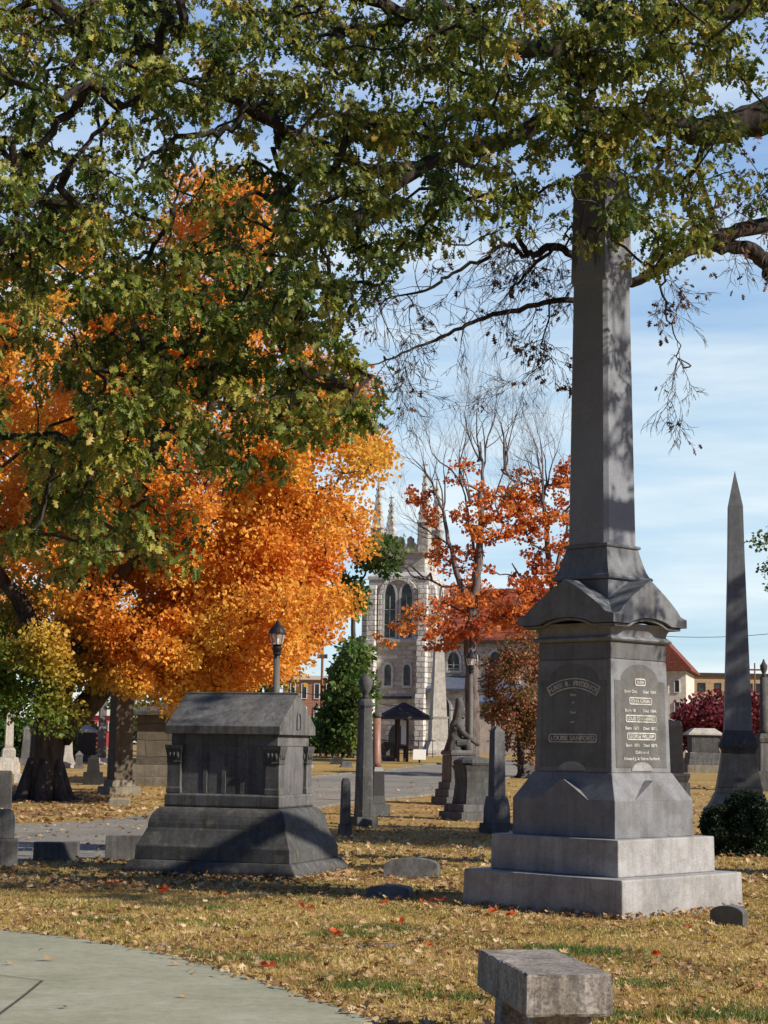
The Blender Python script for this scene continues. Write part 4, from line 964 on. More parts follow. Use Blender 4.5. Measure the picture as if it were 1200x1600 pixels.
for kf in range(4):
    T = face(kf)
    for i in range(5):
        u = (-2+i)*h2_*.42; mb = MB(); mb.prism([(u-.32, top1+.5), (u+.32, top1+.5), (u+.32, top1+1.3), (u, top1+1.55), (u-.32, top1+1.3)], T, h2_-.12, h2_+.24); mb.build('merlon', CHURCH, ch, 0)
for sx_ in (-1, 1):
    for sy_ in (-1, 1):
        x_, y_ = sx_*(h2_-.05), sy_*(h2_-.05); pn = bpy.data.objects
        zp = cz(750 if sx_ < 0 else 728, Yc) if sy_ < 0 else cz(768 if sx_ < 0 else 740, Yc); zb_ = top1-.1; hh = zp-zb_
        mb = MB(); mb.loft([(.58, .58, zb_), (.56, .56, zb_+hh*.30), (.68, .68, zb_+hh*.33), (.50, .50, zb_+hh*.36), (.25, .25, zb_+hh*.70), (.08, .08, zb_+hh*.94)], x_, y_, ch=.10)
        for t in (.45, .55, .65, .75, .84):
            r_ = .50-.44*(t-.36)/.6
            for a in range(4): mb.ell((x_+math.cos(a*math.pi/2+.78)*r_*1.15, y_+math.sin(a*math.pi/2+.78)*r_*1.15, zb_+hh*t), (.13, .13, .16), 5, 4)
        mb.box(x_-.05, x_+.05, y_-.05, y_+.05, zb_+hh*.92, zb_+hh); mb.box(x_-.28, x_+.28, y_-.04, y_+.04, zb_+hh*.955, zb_+hh*.97)
        mb.build('pinnacle', CHURCH, ch)
# angle buttresses with quoins
for sx_ in (-1, 1):
    for sy_ in (-1, 1):
        for ax_ in (0, 1):
            mb = MB(); off = hT-.45
            for (e, za, zb_) in ((1.5, -.5, cz(1085, Yc-3)), (1.1, cz(1085, Yc-3), cz(1000, Yc-3)), (.7, cz(1000, Yc-3), top0-.6)):
                if ax_ == 0: mb.loft([(.42, (e)/2, za), (.42, e/2, zb_-.5), (.42, .05+(e-.35)/2, zb_)], sx_*off, sy_*(hT+e/2-.02))
                else: mb.loft([(e/2, .42, za), (e/2, .42, zb_-.5), ((e-.35)/2, .42, zb_)], sx_*(hT+e/2-.02), sy_*off)
            mb.build('buttress', QUOIN, ch)
def arch(w_, z0_, zs_, zt_, n=8):
    P = [(-w_, z0_), (w_, z0_)]
    for i in range(n+1): t = i/n; P.append((w_*(1-t**1.6), zs_+(zt_-zs_)*math.sin(t*math.pi/2)))
    for i in range(n-1, -1, -1): t = i/n; P.append((-w_*(1-t**1.6), zs_+(zt_-zs_)*math.sin(t*math.pi/2)))
    return P
def window(root, T, u, w_, z0_, zs_, zt_, face_n, glass=GGLASS, tr=True, frm=TRIM, fw=.22):
    mb = MB(); P = arch(w_, z0_, zs_, zt_); Pi = arch(w_-fw, z0_+fw, zs_, zt_-fw*1.3)
    ring_plate(mb, [(u+a, b) for a, b in P], [(u+a, b) for a, b in Pi], T, face_n-.05, face_n+.16); f_ = mb.build('window', frm, root)
    mb = MB(); mb.prism([(u+a, b) for a, b in Pi], T, face_n-.02, face_n+.03); mb.build('pane', glass, f_)
    if tr:
        mb = MB(); mb.prism([(u-.03, z0_+fw), (u+.03, z0_+fw), (u+.03, zs_), (u-.03, zs_)], T, face_n, face_n+.10)
        for t in (.35, .7): z_ = z0_+(zs_-z0_)*t; mb.prism([(u-w_+fw, z_-.03), (u+w_-fw, z_-.03), (u+w_-fw, z_+.03), (u-w_+fw, z_+.03)], T, face_n, face_n+.08)
        mb.build('mullion', frm, f_)
for kf in (0, 1):
    T = face(kf)
    mb = MB(); P = arch(1.95, cz(1003, Yc-3), cz(930, Yc-3), cz(900, Yc-3)+.0); ring_plate(mb, P, arch(1.65, cz(1003, Yc-3)+.2, cz(930, Yc-3), cz(900, Yc-3)-.4), T, hT-.05, hT+.28); mb.build('window_hood', QUOIN, ch)
    for u in (-.83, .83): window(ch, T, u, .78, cz(1000, Yc-3), cz(932, Yc-3), cz(908, Yc-3), hT)
    for u in (-.95, .95): window(ch, T, u, .55, cz(1075, Yc-3), cz(1045, Yc-3), cz(1034, Yc-3), hT, tr=False)
    mb = MB(); mb.prism([(-hT+.85, cz(1004, Yc-3)), (hT-.85, cz(1004, Yc-3)), (hT-.85, cz(999, Yc-3)), (-hT+.85, cz(999, Yc-3))], T, hT-.05, hT+.35); mb.build('string_course', TRIM, ch)
    mb = MB(); mb.prism([(-1.4, cz(1092, Yc-3)), (1.4, cz(1092, Yc-3)), (1.4, cz(1088, Yc-3)), (-1.4, cz(1088, Yc-3))], T, hT-.05, hT+.3); mb.build('ledge', SLATE, ch)
T = face(0)
window(ch, T, 0, 1.1, -.1, cz(1150, Yc-3), cz(1125, Yc-3), hT, GLASS, False, QUOIN, .3)
# nave behind and to the right: roof ridge runs to the right (local +x)
nx0, nx1 = hT-.5, hT+17; ny0, ny1 = hT-3.0, hT+9
zE_ = cz(1003, Yc+2); zRd = cz(921, Yc+6)
mb = MB(); mb.box(nx0, nx1, ny0, ny1, -.5, zE_); nw = mb.build('nave_wall', CHURCH, ch)
mb = MB(); mb.prism([(ny0-.5, zE_-.15), (ny1+.5, zE_-.15), (ny1+.5, zE_+.1), ((ny0+ny1)/2, zRd), (ny0-.5, zE_+.1)], lambda u, v, n: (n, u, v), nx0-.1, nx1+.4); mb.build('roof', REDROOF, ch)
mb = MB(); mb.box(nx0, nx1+.2, ny0-.62, ny0-.3, zE_-.3, zE_-.02); mb.build('gutter', WOODD, ch)
# lean-to aisle with a bluish roof
zA_ = cz(1080, Yc); zA2 = cz(1056, Yc)
mb = MB(); mb.box(nx0+.2, nx1-9, ny0-3.4, ny0-.02, -.5, zA_); mb.build('aisle_wall', CHURCH, ch)
mb = MB(); mb.prism([(ny0-3.8, zA_-.1), (ny0-.01, zA_-.1), (ny0-.01, zA2), (ny0-3.8, zA_+.15)], lambda u, v, n: (n, u, v), nx0, nx1-8.8); mb.build('aisle_roof', BLUEROOF, ch)
Tn = lambda u, v, n: (u, -n, v)
for i in range(4): window(ch, Tn, nx0+2.3+i*4.1, .8, zA2+.3, zE_-2.0, zE_-.8, -ny0, GLASS, True)
for i in range(2): window(ch, Tn, nx0+2.3+i*4.1, .7, 1.0, zA_-1.6, zA_-.5, -(ny0-3.4), GLASS, True)
mb = MB()
for i in range(5): mb.loft([(.35, .4, -.5), (.35, .4, zE_-2.2), (.35, .1, zE_-1.4)], nx0+.3+i*4.1, ny0-.35)
mb.build('nave_pier', QUOIN, ch)

# ------------------------------------------------------------------ other buildings
def building(name, label, pxl, pxr, top, Y, depth, rz, wall, roofm=None, roof_top=None, rows=(), hip=False, trim=WHITE):
    a = at(pxl, 1150, Y); b = at(pxr, 1150, Y); k = (b.x-a.x)/(pxr-pxl); w_ = (b.x-a.x)/2; zg_ = gz(0, Y)
    root = thing(name, label, 'building', ((a.x+b.x)/2, Y, zg_), R(rz)); Z = lambda y: at((pxl+pxr)/2, y, Y).z-zg_
    mb = MB(); mb.box(-w_, w_, 0, depth, -.5, Z(top)); mb.build('wall', wall, root)
    if roofm is None:
        mb = MB(); mb.loft([(w_+.3, depth/2+.3, Z(top)+.002), (w_+.35, depth/2+.35, Z(top)+.5)], 0, depth/2); mb.build('cornice', trim, root)
    else:
        mb = MB()
        if hip: mb.loft([(w_+.5, depth/2+.5, Z(top)), (w_+.5, depth/2+.5, Z(top)+.15), (w_*.2, .3, Z(roof_top))], 0, depth/2)
        else: mb.prism([(-w_-.6, Z(top)), (w_+.6, Z(top)), (w_+.6, Z(top)+.2), (0, Z(roof_top)), (-w_-.6, Z(top)+.2)], lambda u, v, n: (u, -n, v), -depth-.5, .6)
        mb.build('roof', roofm, root)
    for (y0_, y1_, xs_) in rows:
        for x_, ww in xs_:
            u = (x_-(pxl+pxr)/2)*k; h_ = ww*k/2
            mb = MB(); ring_plate(mb, [(u-h_, Z(y1_)), (u+h_, Z(y1_)), (u+h_, Z(y0_)), (u-h_, Z(y0_))], [(u-h_*.78, Z(y1_)+h_*.2), (u+h_*.78, Z(y1_)+h_*.2), (u+h_*.78, Z(y0_)-h_*.2), (u-h_*.78, Z(y0_)-h_*.2)], Tn, -.02, .10); f_ = mb.build('window', trim, root)
            mb = MB(); mb.prism([(u-h_*.78, Z(y1_)+h_*.2), (u+h_*.78, Z(y1_)+h_*.2), (u+h_*.78, Z(y0_)-h_*.2), (u-h_*.78, Z(y0_)-h_*.2)], Tn, -.02, .03); mb.build('pane', GLASS, f_)
    return root, Z, k
building('brick_building', 'orange brick building with white parapet and tall windows behind the orange maple', 440, 522, 1062, 230, 14, -6, BRICK, None, None,
         [(1068, 1092, [(474, 9), (494, 9), (512, 7), (456, 8)]), (1104, 1128, [(474, 9), (494, 9), (512, 7)])])
r_, Z, k = building('pale_house', 'pale rendered house with red gabled roof just right of the tallest obelisk', 985, 1072, 1048, 190, 12, -14, plain('cream_render', (0.60, 0.57, 0.50), .8, scale=2), TILE, 988,
         [(1062, 1082, [(1058, 9), (1040, 9), (1016, 9)]), (1096, 1118, [(1058, 9), (1036, 9)])])
building('tan_building', 'long flat-roofed tan brick building with a row of windows at right', 1074, 1290, 1058, 260, 20, 4, YBRICK, None, None,
         [(1068, 1082, [(1096, 12), (1122, 10), (1146, 12), (1172, 10), (1186, 10), (1210, 12)]), (1098, 1112, [(1096, 12), (1122, 10), (1146, 12), (1172, 10)])], trim=WOODD)
building('red_building', 'red painted building with white trim glimpsed beyond the dark tomb at left', 100, 190, 1118, 150, 10, 5, REDPAINT, None, None, [(1128, 1142, [(118, 8), (156, 8), (172, 8)])])
building('grey_house', 'pale grey house wall behind the russet tree between lamp post and tallest obelisk', 742, 850, 1100, 120, 10, -8, plain('grey_render', (0.42, 0.36, 0.31), .8, scale=2), BLUEROOF, 1066, [(1125, 1150, [(778, 8), (815, 8)])], hip=True)
# utility poles and wires
def pole(px, py, top, lab, cross=None, wpx=5):
    s = Site(px, py); root = thing('utility_pole', lab, 'utility pole', s.p); z = s.z(top)
    mb = MB(); mb.tube([(0, 0, -.2), (0, 0, z)], [s.w(wpx)/2, s.w(wpx)/2*.75], 10); mb.build('pole', POLE, root, smooth=True)
    if cross: mb = MB(); mb.box(-s.w(cross), s.w(cross), -.06, .06, z-.9, z-.7); mb.build('crossarm', POLE, root)
    return s, z
pole(501, 1181, 1000, 'brown wooden utility pole between the sarcophagus and the urn obelisk', 8)
pole(1181, 1179, 1036, 'distant utility pole with crossarm right of the tall pointed obelisk', 9, 3)
def wire(a, b, Ya, Yb, lab, sag=.5, r=.02):
    A = at(*a, Ya); B = at(*b, Yb); mb = MB(); pts = [A.lerp(B, t/12)-Vector((0, 0, sag*4*(t/12)*(1-t/12))) for t in range(13)]
    mb.tube(pts, [r]*13, 4); tag(mb.build('power_line', IRON), lab, 'power line')
wire((985, 990), (1300, 976), 120, 120, 'thin power line crossing the sky between the two obelisks')
wire((400, 1068), (760, 1112), 100, 100, 'thin power line low in front of the church', .3)
wire((1060, 1108), (1300, 1104), 110, 110, 'thin power line low in front of the plum tree', .3)
# iron fence glimpsed by the pole
s = Site(545, 1182); fe = thing('iron_fence', 'low black iron fence at the far edge of the lawn near the utility pole', 'fence', s.p)
mb = MB()
for i in range(24): mb.box(-4+i*.35-.015, -4+i*.35+.015, -.015, .015, -.05, .9)
mb.build('pickets', IRON, fe); mb = MB(); mb.box(-4.1, 4.2, -.02, .02, .78, .82); mb.box(-4.1, 4.2, -.02, .02, .15, .19); mb.build('rail', IRON, fe)

# ------------------------------------------------------------------ trees
def crown_leaves(nodes, per, rad, size, tmpl, name, mat, parent, off, droop=.25, faces=None, sq=.75, shell=.5):
    nodes = np.array(nodes); N = len(nodes)*per
    c_ = np.repeat(nodes, per, axis=0); rr_ = np.repeat(rad if hasattr(rad, '__len__') else np.full(len(nodes), rad), per)
    d = nrg.normal(size=(N, 3)); d /= np.linalg.norm(d, axis=1)[:, None]; u = nrg.random(N)**shell
    pos = c_+d*np.array([1, 1, sq])*(rr_*u)[:, None]
    ax = d*.9+nrg.normal(size=(N, 3))*.6+np.array([0, 0, -droop])
    sz = size*(.65+.7*nrg.random(N)); v = leaves(pos, ax, sz, tmpl)-np.array(off)
    return npmesh(name, v, len(tmpl), mat, parent, faces)
def crown_nodes(ells, n, Y, seed, hollow=.35):
    """clump centres inside ellipsoids given as (px, py, rx, ry, depth offset, depth radius)"""
    rg = random.Random(seed); ws = [e[2]*e[3] for e in ells]; out = []
    while len(out) < n:
        e = rg.choices(ells, ws)[0]; v = Vector((rg.gauss(0, 1), rg.gauss(0, 1), rg.gauss(0, 1))).normalized()*(hollow+(1-hollow)*rg.random()**.6)
        p = at(e[0]+v.x*e[2], e[1]-v.z*e[3], Y+e[4]+v.y*e[5]); out.append(p)
    return out
def tree(name, label, base, trunk, ells, n, per, rad, size, mat, bark=BARK, tmpl=T_QUAD, seed=1, group=None, limbs=(), rmax=.2, hollow=.35, bare=None, r0=.012, cn='crown'):
    root = thing(name, label, 'tree', base, 0, group); off = Vector(base)
    mb = MB(); cv = curve([Vector(p) for p, r in trunk], 4); rr_ = lerps([r for p, r in trunk], len(cv))
    flare = [p-off for p in cv]; mb.tube(flare, rr_, 14)
    for a in range(7):      # root flare
        t = a*.9+.3; r_ = trunk[0][1]; mb.tube([(math.cos(t)*r_*1.9, math.sin(t)*r_*1.9, -.12), (math.cos(t)*r_*1.1, math.sin(t)*r_*1.1, .08*r_+.02), (math.cos(t)*r_*.62, math.sin(t)*r_*.62, r_*1.9)], [r_*.22, r_*.34, r_*.22], 8)
    seeds = [p for p in cv[len(cv)//2:]]
    for lb in limbs:
        lc = curve([Vector(p) for p, r in lb], 4, .03); lr = lerps([r for p, r in lb], len(lc)); mb.tube([p-off for p in lc], lr, 9); seeds += lc[3:]
    mb.build('trunk', bark, root, smooth=True)
    nodes = crown_nodes(ells, n, base[1], seed, hollow)
    bm_ = MB(); network(bm_, [tuple(p) for p in seeds], [tuple(p) for p in nodes], r0, rmax)
    bm_.v = [tuple(Vector(v)-off) for v in bm_.v]; bm_.build('branches', bark, root)
    rg = np.array([rad*random.Random(seed*1000+i).uniform(.7, 1.25) for i in range(n)])
    crown_leaves([tuple(p) for p in nodes], per, rg, size, tmpl, cn, mat, root, off); return root

# big orange maple
b = G(68, 1250); Ym = b.y
tp = lambda px, py, dy=0: at(px, py, Ym+dy)
tree('maple_tree', 'big orange and gold sugar maple with dark double trunk left of the sarcophagus', b,
     [(b, .52), (tp(72, 1190), .42), (tp(78, 1130), .40), (tp(95, 1060), .38), (tp(130, 940), .36), (tp(170, 780), .26), (tp(210, 600), .16)],
     [(300, 700, 270, 250, 0, 5.5), (350, 420, 90, 190, 0, 3.5), (110, 560, 200, 230, 1, 5), (450, 900, 110, 150, 0, 4.5), (370, 960, 150, 120, -1, 4), (60, 900, 260, 210, 0, 5), (500, 750, 95, 170, 0, 4.5), (520, 640, 60, 80, 0, 3), (240, 1020, 160, 90, -1, 3), (40, 1070, 110, 60, -2.5, 2), (60, 1120, 50, 40, -3, 1), (385, 1005, 90, 55, -1, 3), (460, 955, 50, 58, -1, 2), (330, 1070, 70, 40, -1, 2)],
     640, 460, .66, .088, MAPLEA, tmpl=T_MAPLE, seed=3, rmax=.2, r0=.014,
     limbs=[[(tp(92, 1150), .36), (tp(140, 1095, .3), .32), (tp(205, 1030, .5), .25), (tp(300, 950), .18), (tp(400, 870, -1), .11), (tp(500, 790, -1), .05)],
            [(tp(90, 1080), .3), (tp(40, 960, -1), .22), (tp(-30, 850, -2), .12)], [(tp(110, 1000), .3), (tp(230, 830, 1), .2), (tp(330, 640, 1), .12), (tp(350, 450), .06)],
            [(tp(100, 1050), .3), (tp(190, 900, -2), .18), (tp(300, 800, -3), .08)]])
# yellow one behind it
b = G(-110, 1215); Ym2 = b.y; tp = lambda px, py, dy=0: at(px, py, Ym2+dy)
tree('maple_tree', 'second yellow-orange maple behind the big one at the left edge', b, [(b, .5), (tp(-100, 1100), .4), (tp(-80, 900), .25), (tp(-70, 700), .1)],
     [(-60, 800, 170, 260, 0, 6), (-20, 620, 120, 90, 0, 5), (-90, 1020, 150, 110, 0, 4)], 140, 120, .9, .2, MAPLEB, seed=5)
b = G(420, 1196); Ym3 = b.y; tp = lambda px, py, dy=0: at(px, py, Ym3+dy)
tree('maple_tree', 'far orange maple filling the gap behind the sarcophagus lamp post', b, [(b, .3), (tp(424, 1130), .26), (tp(415, 1000), .15)],
     [(405, 1020, 66, 50, 0, 4), (330, 1050, 80, 55, 0, 4), (450, 960, 70, 80, 0, 3)], 110, 120, .8, .2, MAPLEA, seed=9)
# green tree by the church
b = G(543, 1184); Yg = b.y; tp = lambda px, py, dy=0: at(px, py, Yg+dy)
tree('green_tree', 'bright green leafy tree between utility pole and church tower', b, [(b, .22), (tp(545, 1130), .18), (tp(545, 1050), .1)],
     [(545, 1100, 26, 70, 0, 2.5), (550, 1025, 20, 42, 0, 2), (532, 1130, 22, 40, 0, 2)], 90, 110, .75, .22, GREENLEAF, seed=12)
b = G(560, 1181); tree('green_tree', 'green and yellow tree tucked beside the upper church tower', b, [(b, .2), (at(556, 1100, b.y), .16), (at(552, 950, b.y), .1), (at(566, 905, b.y), .05)],
     [(598, 866, 27, 20, 0, 2), (548, 925, 18, 28, 0, 2)], 42, 90, .75, .24, GREENLEAF, seed=13)
# red maples in front of the church: bare tops
def redmaple(label, px, py, forks, ells, n, seed, twigs, size=.14, rbase=.3):
    b = G(px, py); Y = b.y; root = thing('red_maple', label, 'tree', b, 0, 'half-bare red maples before the church'); off = b
    rnd.seed(seed); mb = MB(); seeds = []
    for fk in forks:
        pts = curve([at(x, y, Y+dy) if (x, y) != (px, py) else b for x, y, dy, r in fk], 4, .03); rr_ = lerps([r for *_, r in fk], len(pts))
        mb.tube([p-off for p in pts], rr_, 9); seeds += pts[3:]
    mb.build('trunk', BARK_G, root, smooth=True)
    nodes = crown_nodes(ells, n, Y, seed, .1); bm_ = MB(); network(bm_, [tuple(p) for p in seeds], [tuple(p) for p in nodes], .012, .08)
    tips = []
    for x, y, dx, dz, L in twigs:
        p = at(x, y, Y+rnd.uniform(-.6, .6)); nb = min(seeds, key=lambda q_: (q_-p).length); bm_.tube([nb, nb.lerp(p, .5)+rv3()*.15, p], [.06, .05, .045], 5)
        for _q in range(2): grow(bm_, p, (dx+rnd.uniform(-.3, .3)*_q, rnd.uniform(-.4, .4), dz), L, .045, 4, tips, .55, .12, 3, .74)
    bm_.v = [tuple(Vector(v)-off) for v in bm_.v]; bm_.build('branches', BARK_G, root)
    crown_leaves([tuple(p) for p in nodes], 30, np.array([.32*rnd.uniform(.5, 1.4) for _ in nodes]), size, T_MAPLE, 'crown', MAPLER, root, off, sq=.7)
redmaple('orange-red maple with bare upper twigs in front of the church roof', 737, 1196,
    [[(737, 1196, 0, .34), (738, 1100, 0, .30), (735, 1000, 0, .27), (738, 945, 0, .24), (748, 880, 0, .17), (752, 800, 0, .12), (753, 740, 0, .07), (750, 690, 0, .03)],
     [(737, 945, 0, .16), (716, 905, -.3, .13), (705, 860, -.5, .10), (692, 800, -.6, .07), (678, 765, -.6, .03)],
     [(735, 935, 0, .11), (715, 918, .4, .08), (690, 915, .6, .05), (660, 900, .6, .03)],
     [(745, 900, 0, .08), (735, 820, .5, .06), (722, 760, .6, .03)], [(752, 800, 0, .06), (775, 770, .3, .04), (790, 730, .3, .02)]],
    [(760, 805, 62, 62, 0, 2), (740, 875, 30, 60, 0, 1), (650, 965, 52, 38, -1, 1.5), (740, 950, 70, 45, 0, 2), (648, 775, 28, 18, 0, 1), (722, 738, 24, 18, 0, 1), (815, 950, 60, 60, 0, 2), (606, 1002, 22, 18, -1, .8), (700, 1000, 60, 25, 0, 1.5), (673, 810, 18, 30, 0, .8), (800, 790, 40, 40, 0, 1), (690, 870, 30, 40, 0, 1)],
    250, 21, [(750, 720, -.1, 1, 2.2), (753, 740, .35, 1, 2.2), (722, 760, -.5, 1, 2.1), (735, 790, -.1, 1, 2.0), (680, 768, -.5, .9, 1.7), (692, 800, .2, 1, 1.8), (788, 735, .4, 1, 1.8), (790, 735, .1, 1, 2), (665, 905, -.9, .3, 1.2), (700, 850, -.8, .6, 1.5), (775, 800, .7, .8, 1.8)])
redmaple('red maple partly hidden behind the left of the tallest obelisk', 872, 1197,
    [[(872, 1197, 0, .28), (870, 1050, 0, .22), (862, 920, 0, .15), (850, 800, 0, .09), (848, 745, 0, .04)], [(862, 920, 0, .1), (880, 850, .3, .07), (895, 780, .3, .03)], [(866, 980, 0, .1), (830, 930, -.3, .07), (800, 880, -.3, .03)]],
    [(870, 800, 45, 60, 0, 2), (850, 900, 55, 50, 0, 2), (885, 740, 25, 30, 0, 1.5), (845, 960, 50, 40, 0, 2), (915, 850, 40, 80, 0, 2), (830, 840, 30, 30, 0, 1), (815, 770, 30, 40, 0, 1)],
    190, 22, [(848, 750, 0, 1, 2.0), (848, 780, -.4, 1, 2.0), (850, 770, .4, 1, 2), (895, 785, .3, 1, 1.6), (830, 850, -.6, .8, 1.6)])
rnd.seed(77)
b = G(815, 1215); tree('russet_tree', 'low russet-brown leafy tree between the lamp post and the tallest obelisk', b, [(b, .14), (at(812, 1150, b.y), .11), (at(808, 1080, b.y), .05)],
     [(812, 1095, 52, 95, 0, 2), (785, 1040, 36, 42, 0, 1.2), (845, 1150, 34, 60, 0, 1.2), (778, 1105, 24, 55, 0, 1), (835, 1020, 30, 40, 0, 1)], 170, 75, .34, .10, RUSSET, seed=31)
b = G(1118, 1186); tree('plum_tree', 'dark purple-red leafy tree behind the tall pointed obelisk', b, [(b, .25), (at(1115, 1140, b.y), .18), (at(1115, 1090, b.y), .1)],
     [(1112, 1125, 52, 34, 0, 3), (1180, 1125, 45, 34, 0, 3), (1085, 1135, 26, 24, 0, 2)], 130, 90, .8, .2, PLUM, seed=32)
b = G(1240, 1200); tree('edge_tree', 'sparse green-leaved twigs reaching in at the right edge beside the pointed obelisk', b, [(b, .22), (at(1243, 1050, b.y), .16), (at(1240, 850, b.y), .06)],
     [(1208, 842, 28, 18, 0, 1), (1240, 900, 40, 90, 0, 2), (1225, 1000, 30, 40, 0, 2)], 34, 60, .5, .15, GREENLEAF, seed=33, limbs=[])
for (x_, y_, hh_, rr_, lb_) in ((-10.5, 12, 5.5, 4.6, 'dark green shade tree just outside the left of the view'), (-10, 1, 5.5, 4.8, 'dark green shade tree left of the concrete path'), (-4, -10, 5.5, 4.8, 'dark green shade tree behind the concrete path'), (15.5, 24.5, 8.6, 3.4, 'dark green shade tree right of the big oak')):  # unseen trees; those left and behind added to dim sky light
    root = thing('unseen_shade_tree', lb_, 'tree', (x_, y_, 0)); mb = MB(); mb.tube([(0, 0, -.1), (.1, 0, 2), (0, .1, hh_)], [.35, .28, .15], 10); mb.build('trunk', BARK, root, smooth=True)
    nd = []
    for i in range(120):
        v_ = rv3().normalized()*rr_*rnd.uniform(.35, 1); nd.append((v_.x, v_.y, hh_+.6+v_.z*.72))
    mb = MB(); network(mb, [(0, 0, hh_), (.1, 0, 2.2), (.05, .05, hh_*.7)], nd, .012, .12); mb.build('branches', BARK, root)
    crown_leaves(nd, 110, .75, .2, T_QUAD, 'crown', GREENLEAF, root, (0, 0, 0))
# small rose-ish shrub at right and the dark yew
b = G(1190, 1205); sr = thing('red_shrub', 'low red-leaved shrub beside the pointed obelisk at the right edge', 'shrub', b)
nd = [tuple(b+Vector((rnd.gauss(0, .5), rnd.gauss(0, .4), rnd.uniform(.2, 1.0)))) for _ in range(30)]
mb = MB(); network(mb, [tuple(b)], nd, .008, .03); mb.v = [tuple(Vector(v)-b) for v in mb.v]; mb.build('stems', BARK, sr)
crown_leaves(nd, 60, .28, .1, T_QUAD, 'foliage', PLUM, sr, b)
b = G(1172, 1341); b.y += .7; yw = thing('yew_bush', 'dense black-green clipped bush between the tallest and the pointed obelisk', 'bush', b)
nd = []
for i in range(260):
    v = rv3().normalized(); v.z = abs(v.z)
    v = Vector([math.copysign(abs(c_)**.75, c_) for c_ in v])*(1+.10*math.sin(v.x*7+1)+.08*math.sin(v.y*9+v.z*6)+rnd.gauss(0, .03)); nd.append(tuple(b+Vector((.06+v.x*.52, v.y*.50, .04+v.z*.72))))
core = MB(); core.ell((.03, 0, .36), (.43, .42, .36)); core.build('inner_foliage', YEW, yw)
mb = MB(); network(mb, [tuple(b)], nd[:120], .004, .03); mb.v = [tuple(Vector(v)-b) for v in mb.v]; mb.build('stems', BARK, yw)
crown_leaves(nd, 150, .10, .045, T_QUAD*np.array([.6, 1, 1]), 'foliage', YEW, yw, b)

# far wood beyond everything
nd = []
for i in range(900):
    Y = rnd.uniform(290, 360); x = rnd.uniform(-150, 150); h_ = 5+3*math.sin(x*.11)+2*math.sin(x*.37+1); nd.append((x, Y, 1.1+rnd.random()*h_))
o = crown_leaves(nd, 70, 2.6, .9, T_QUAD, 'distant_trees', FAR, None, (0, 0, 0)); tag(o, 'hazy line of distant autumn trees beyond the churchyard', 'trees', kind='stuff')
# nearer hedge of shade behind the left graves
for (px, py, wdt, hgt, lb) in ((60, 1192, 150, 50, 'dark evergreen hedge behind the left white graves'), (300, 1196, 110, 60, 'dark shrubs behind the mausoleum'), (510, 1180, 60, 44, 'dark green shrubs at the foot of the utility pole')):
    s = Site(px, py, 6); hd_ = thing('shrub_mass', lb, 'shrubs', s.p); nd = [tuple(s.p+Vector((rnd.uniform(-.5, .5)*s.w(wdt), rnd.uniform(-1, 1), rnd.random()**.8*s.w(hgt)))) for _ in range(90)]
    crown_leaves(nd, 80, .6, .2, T_QUAD, 'foliage', GREENLEAF, hd_, s.p)

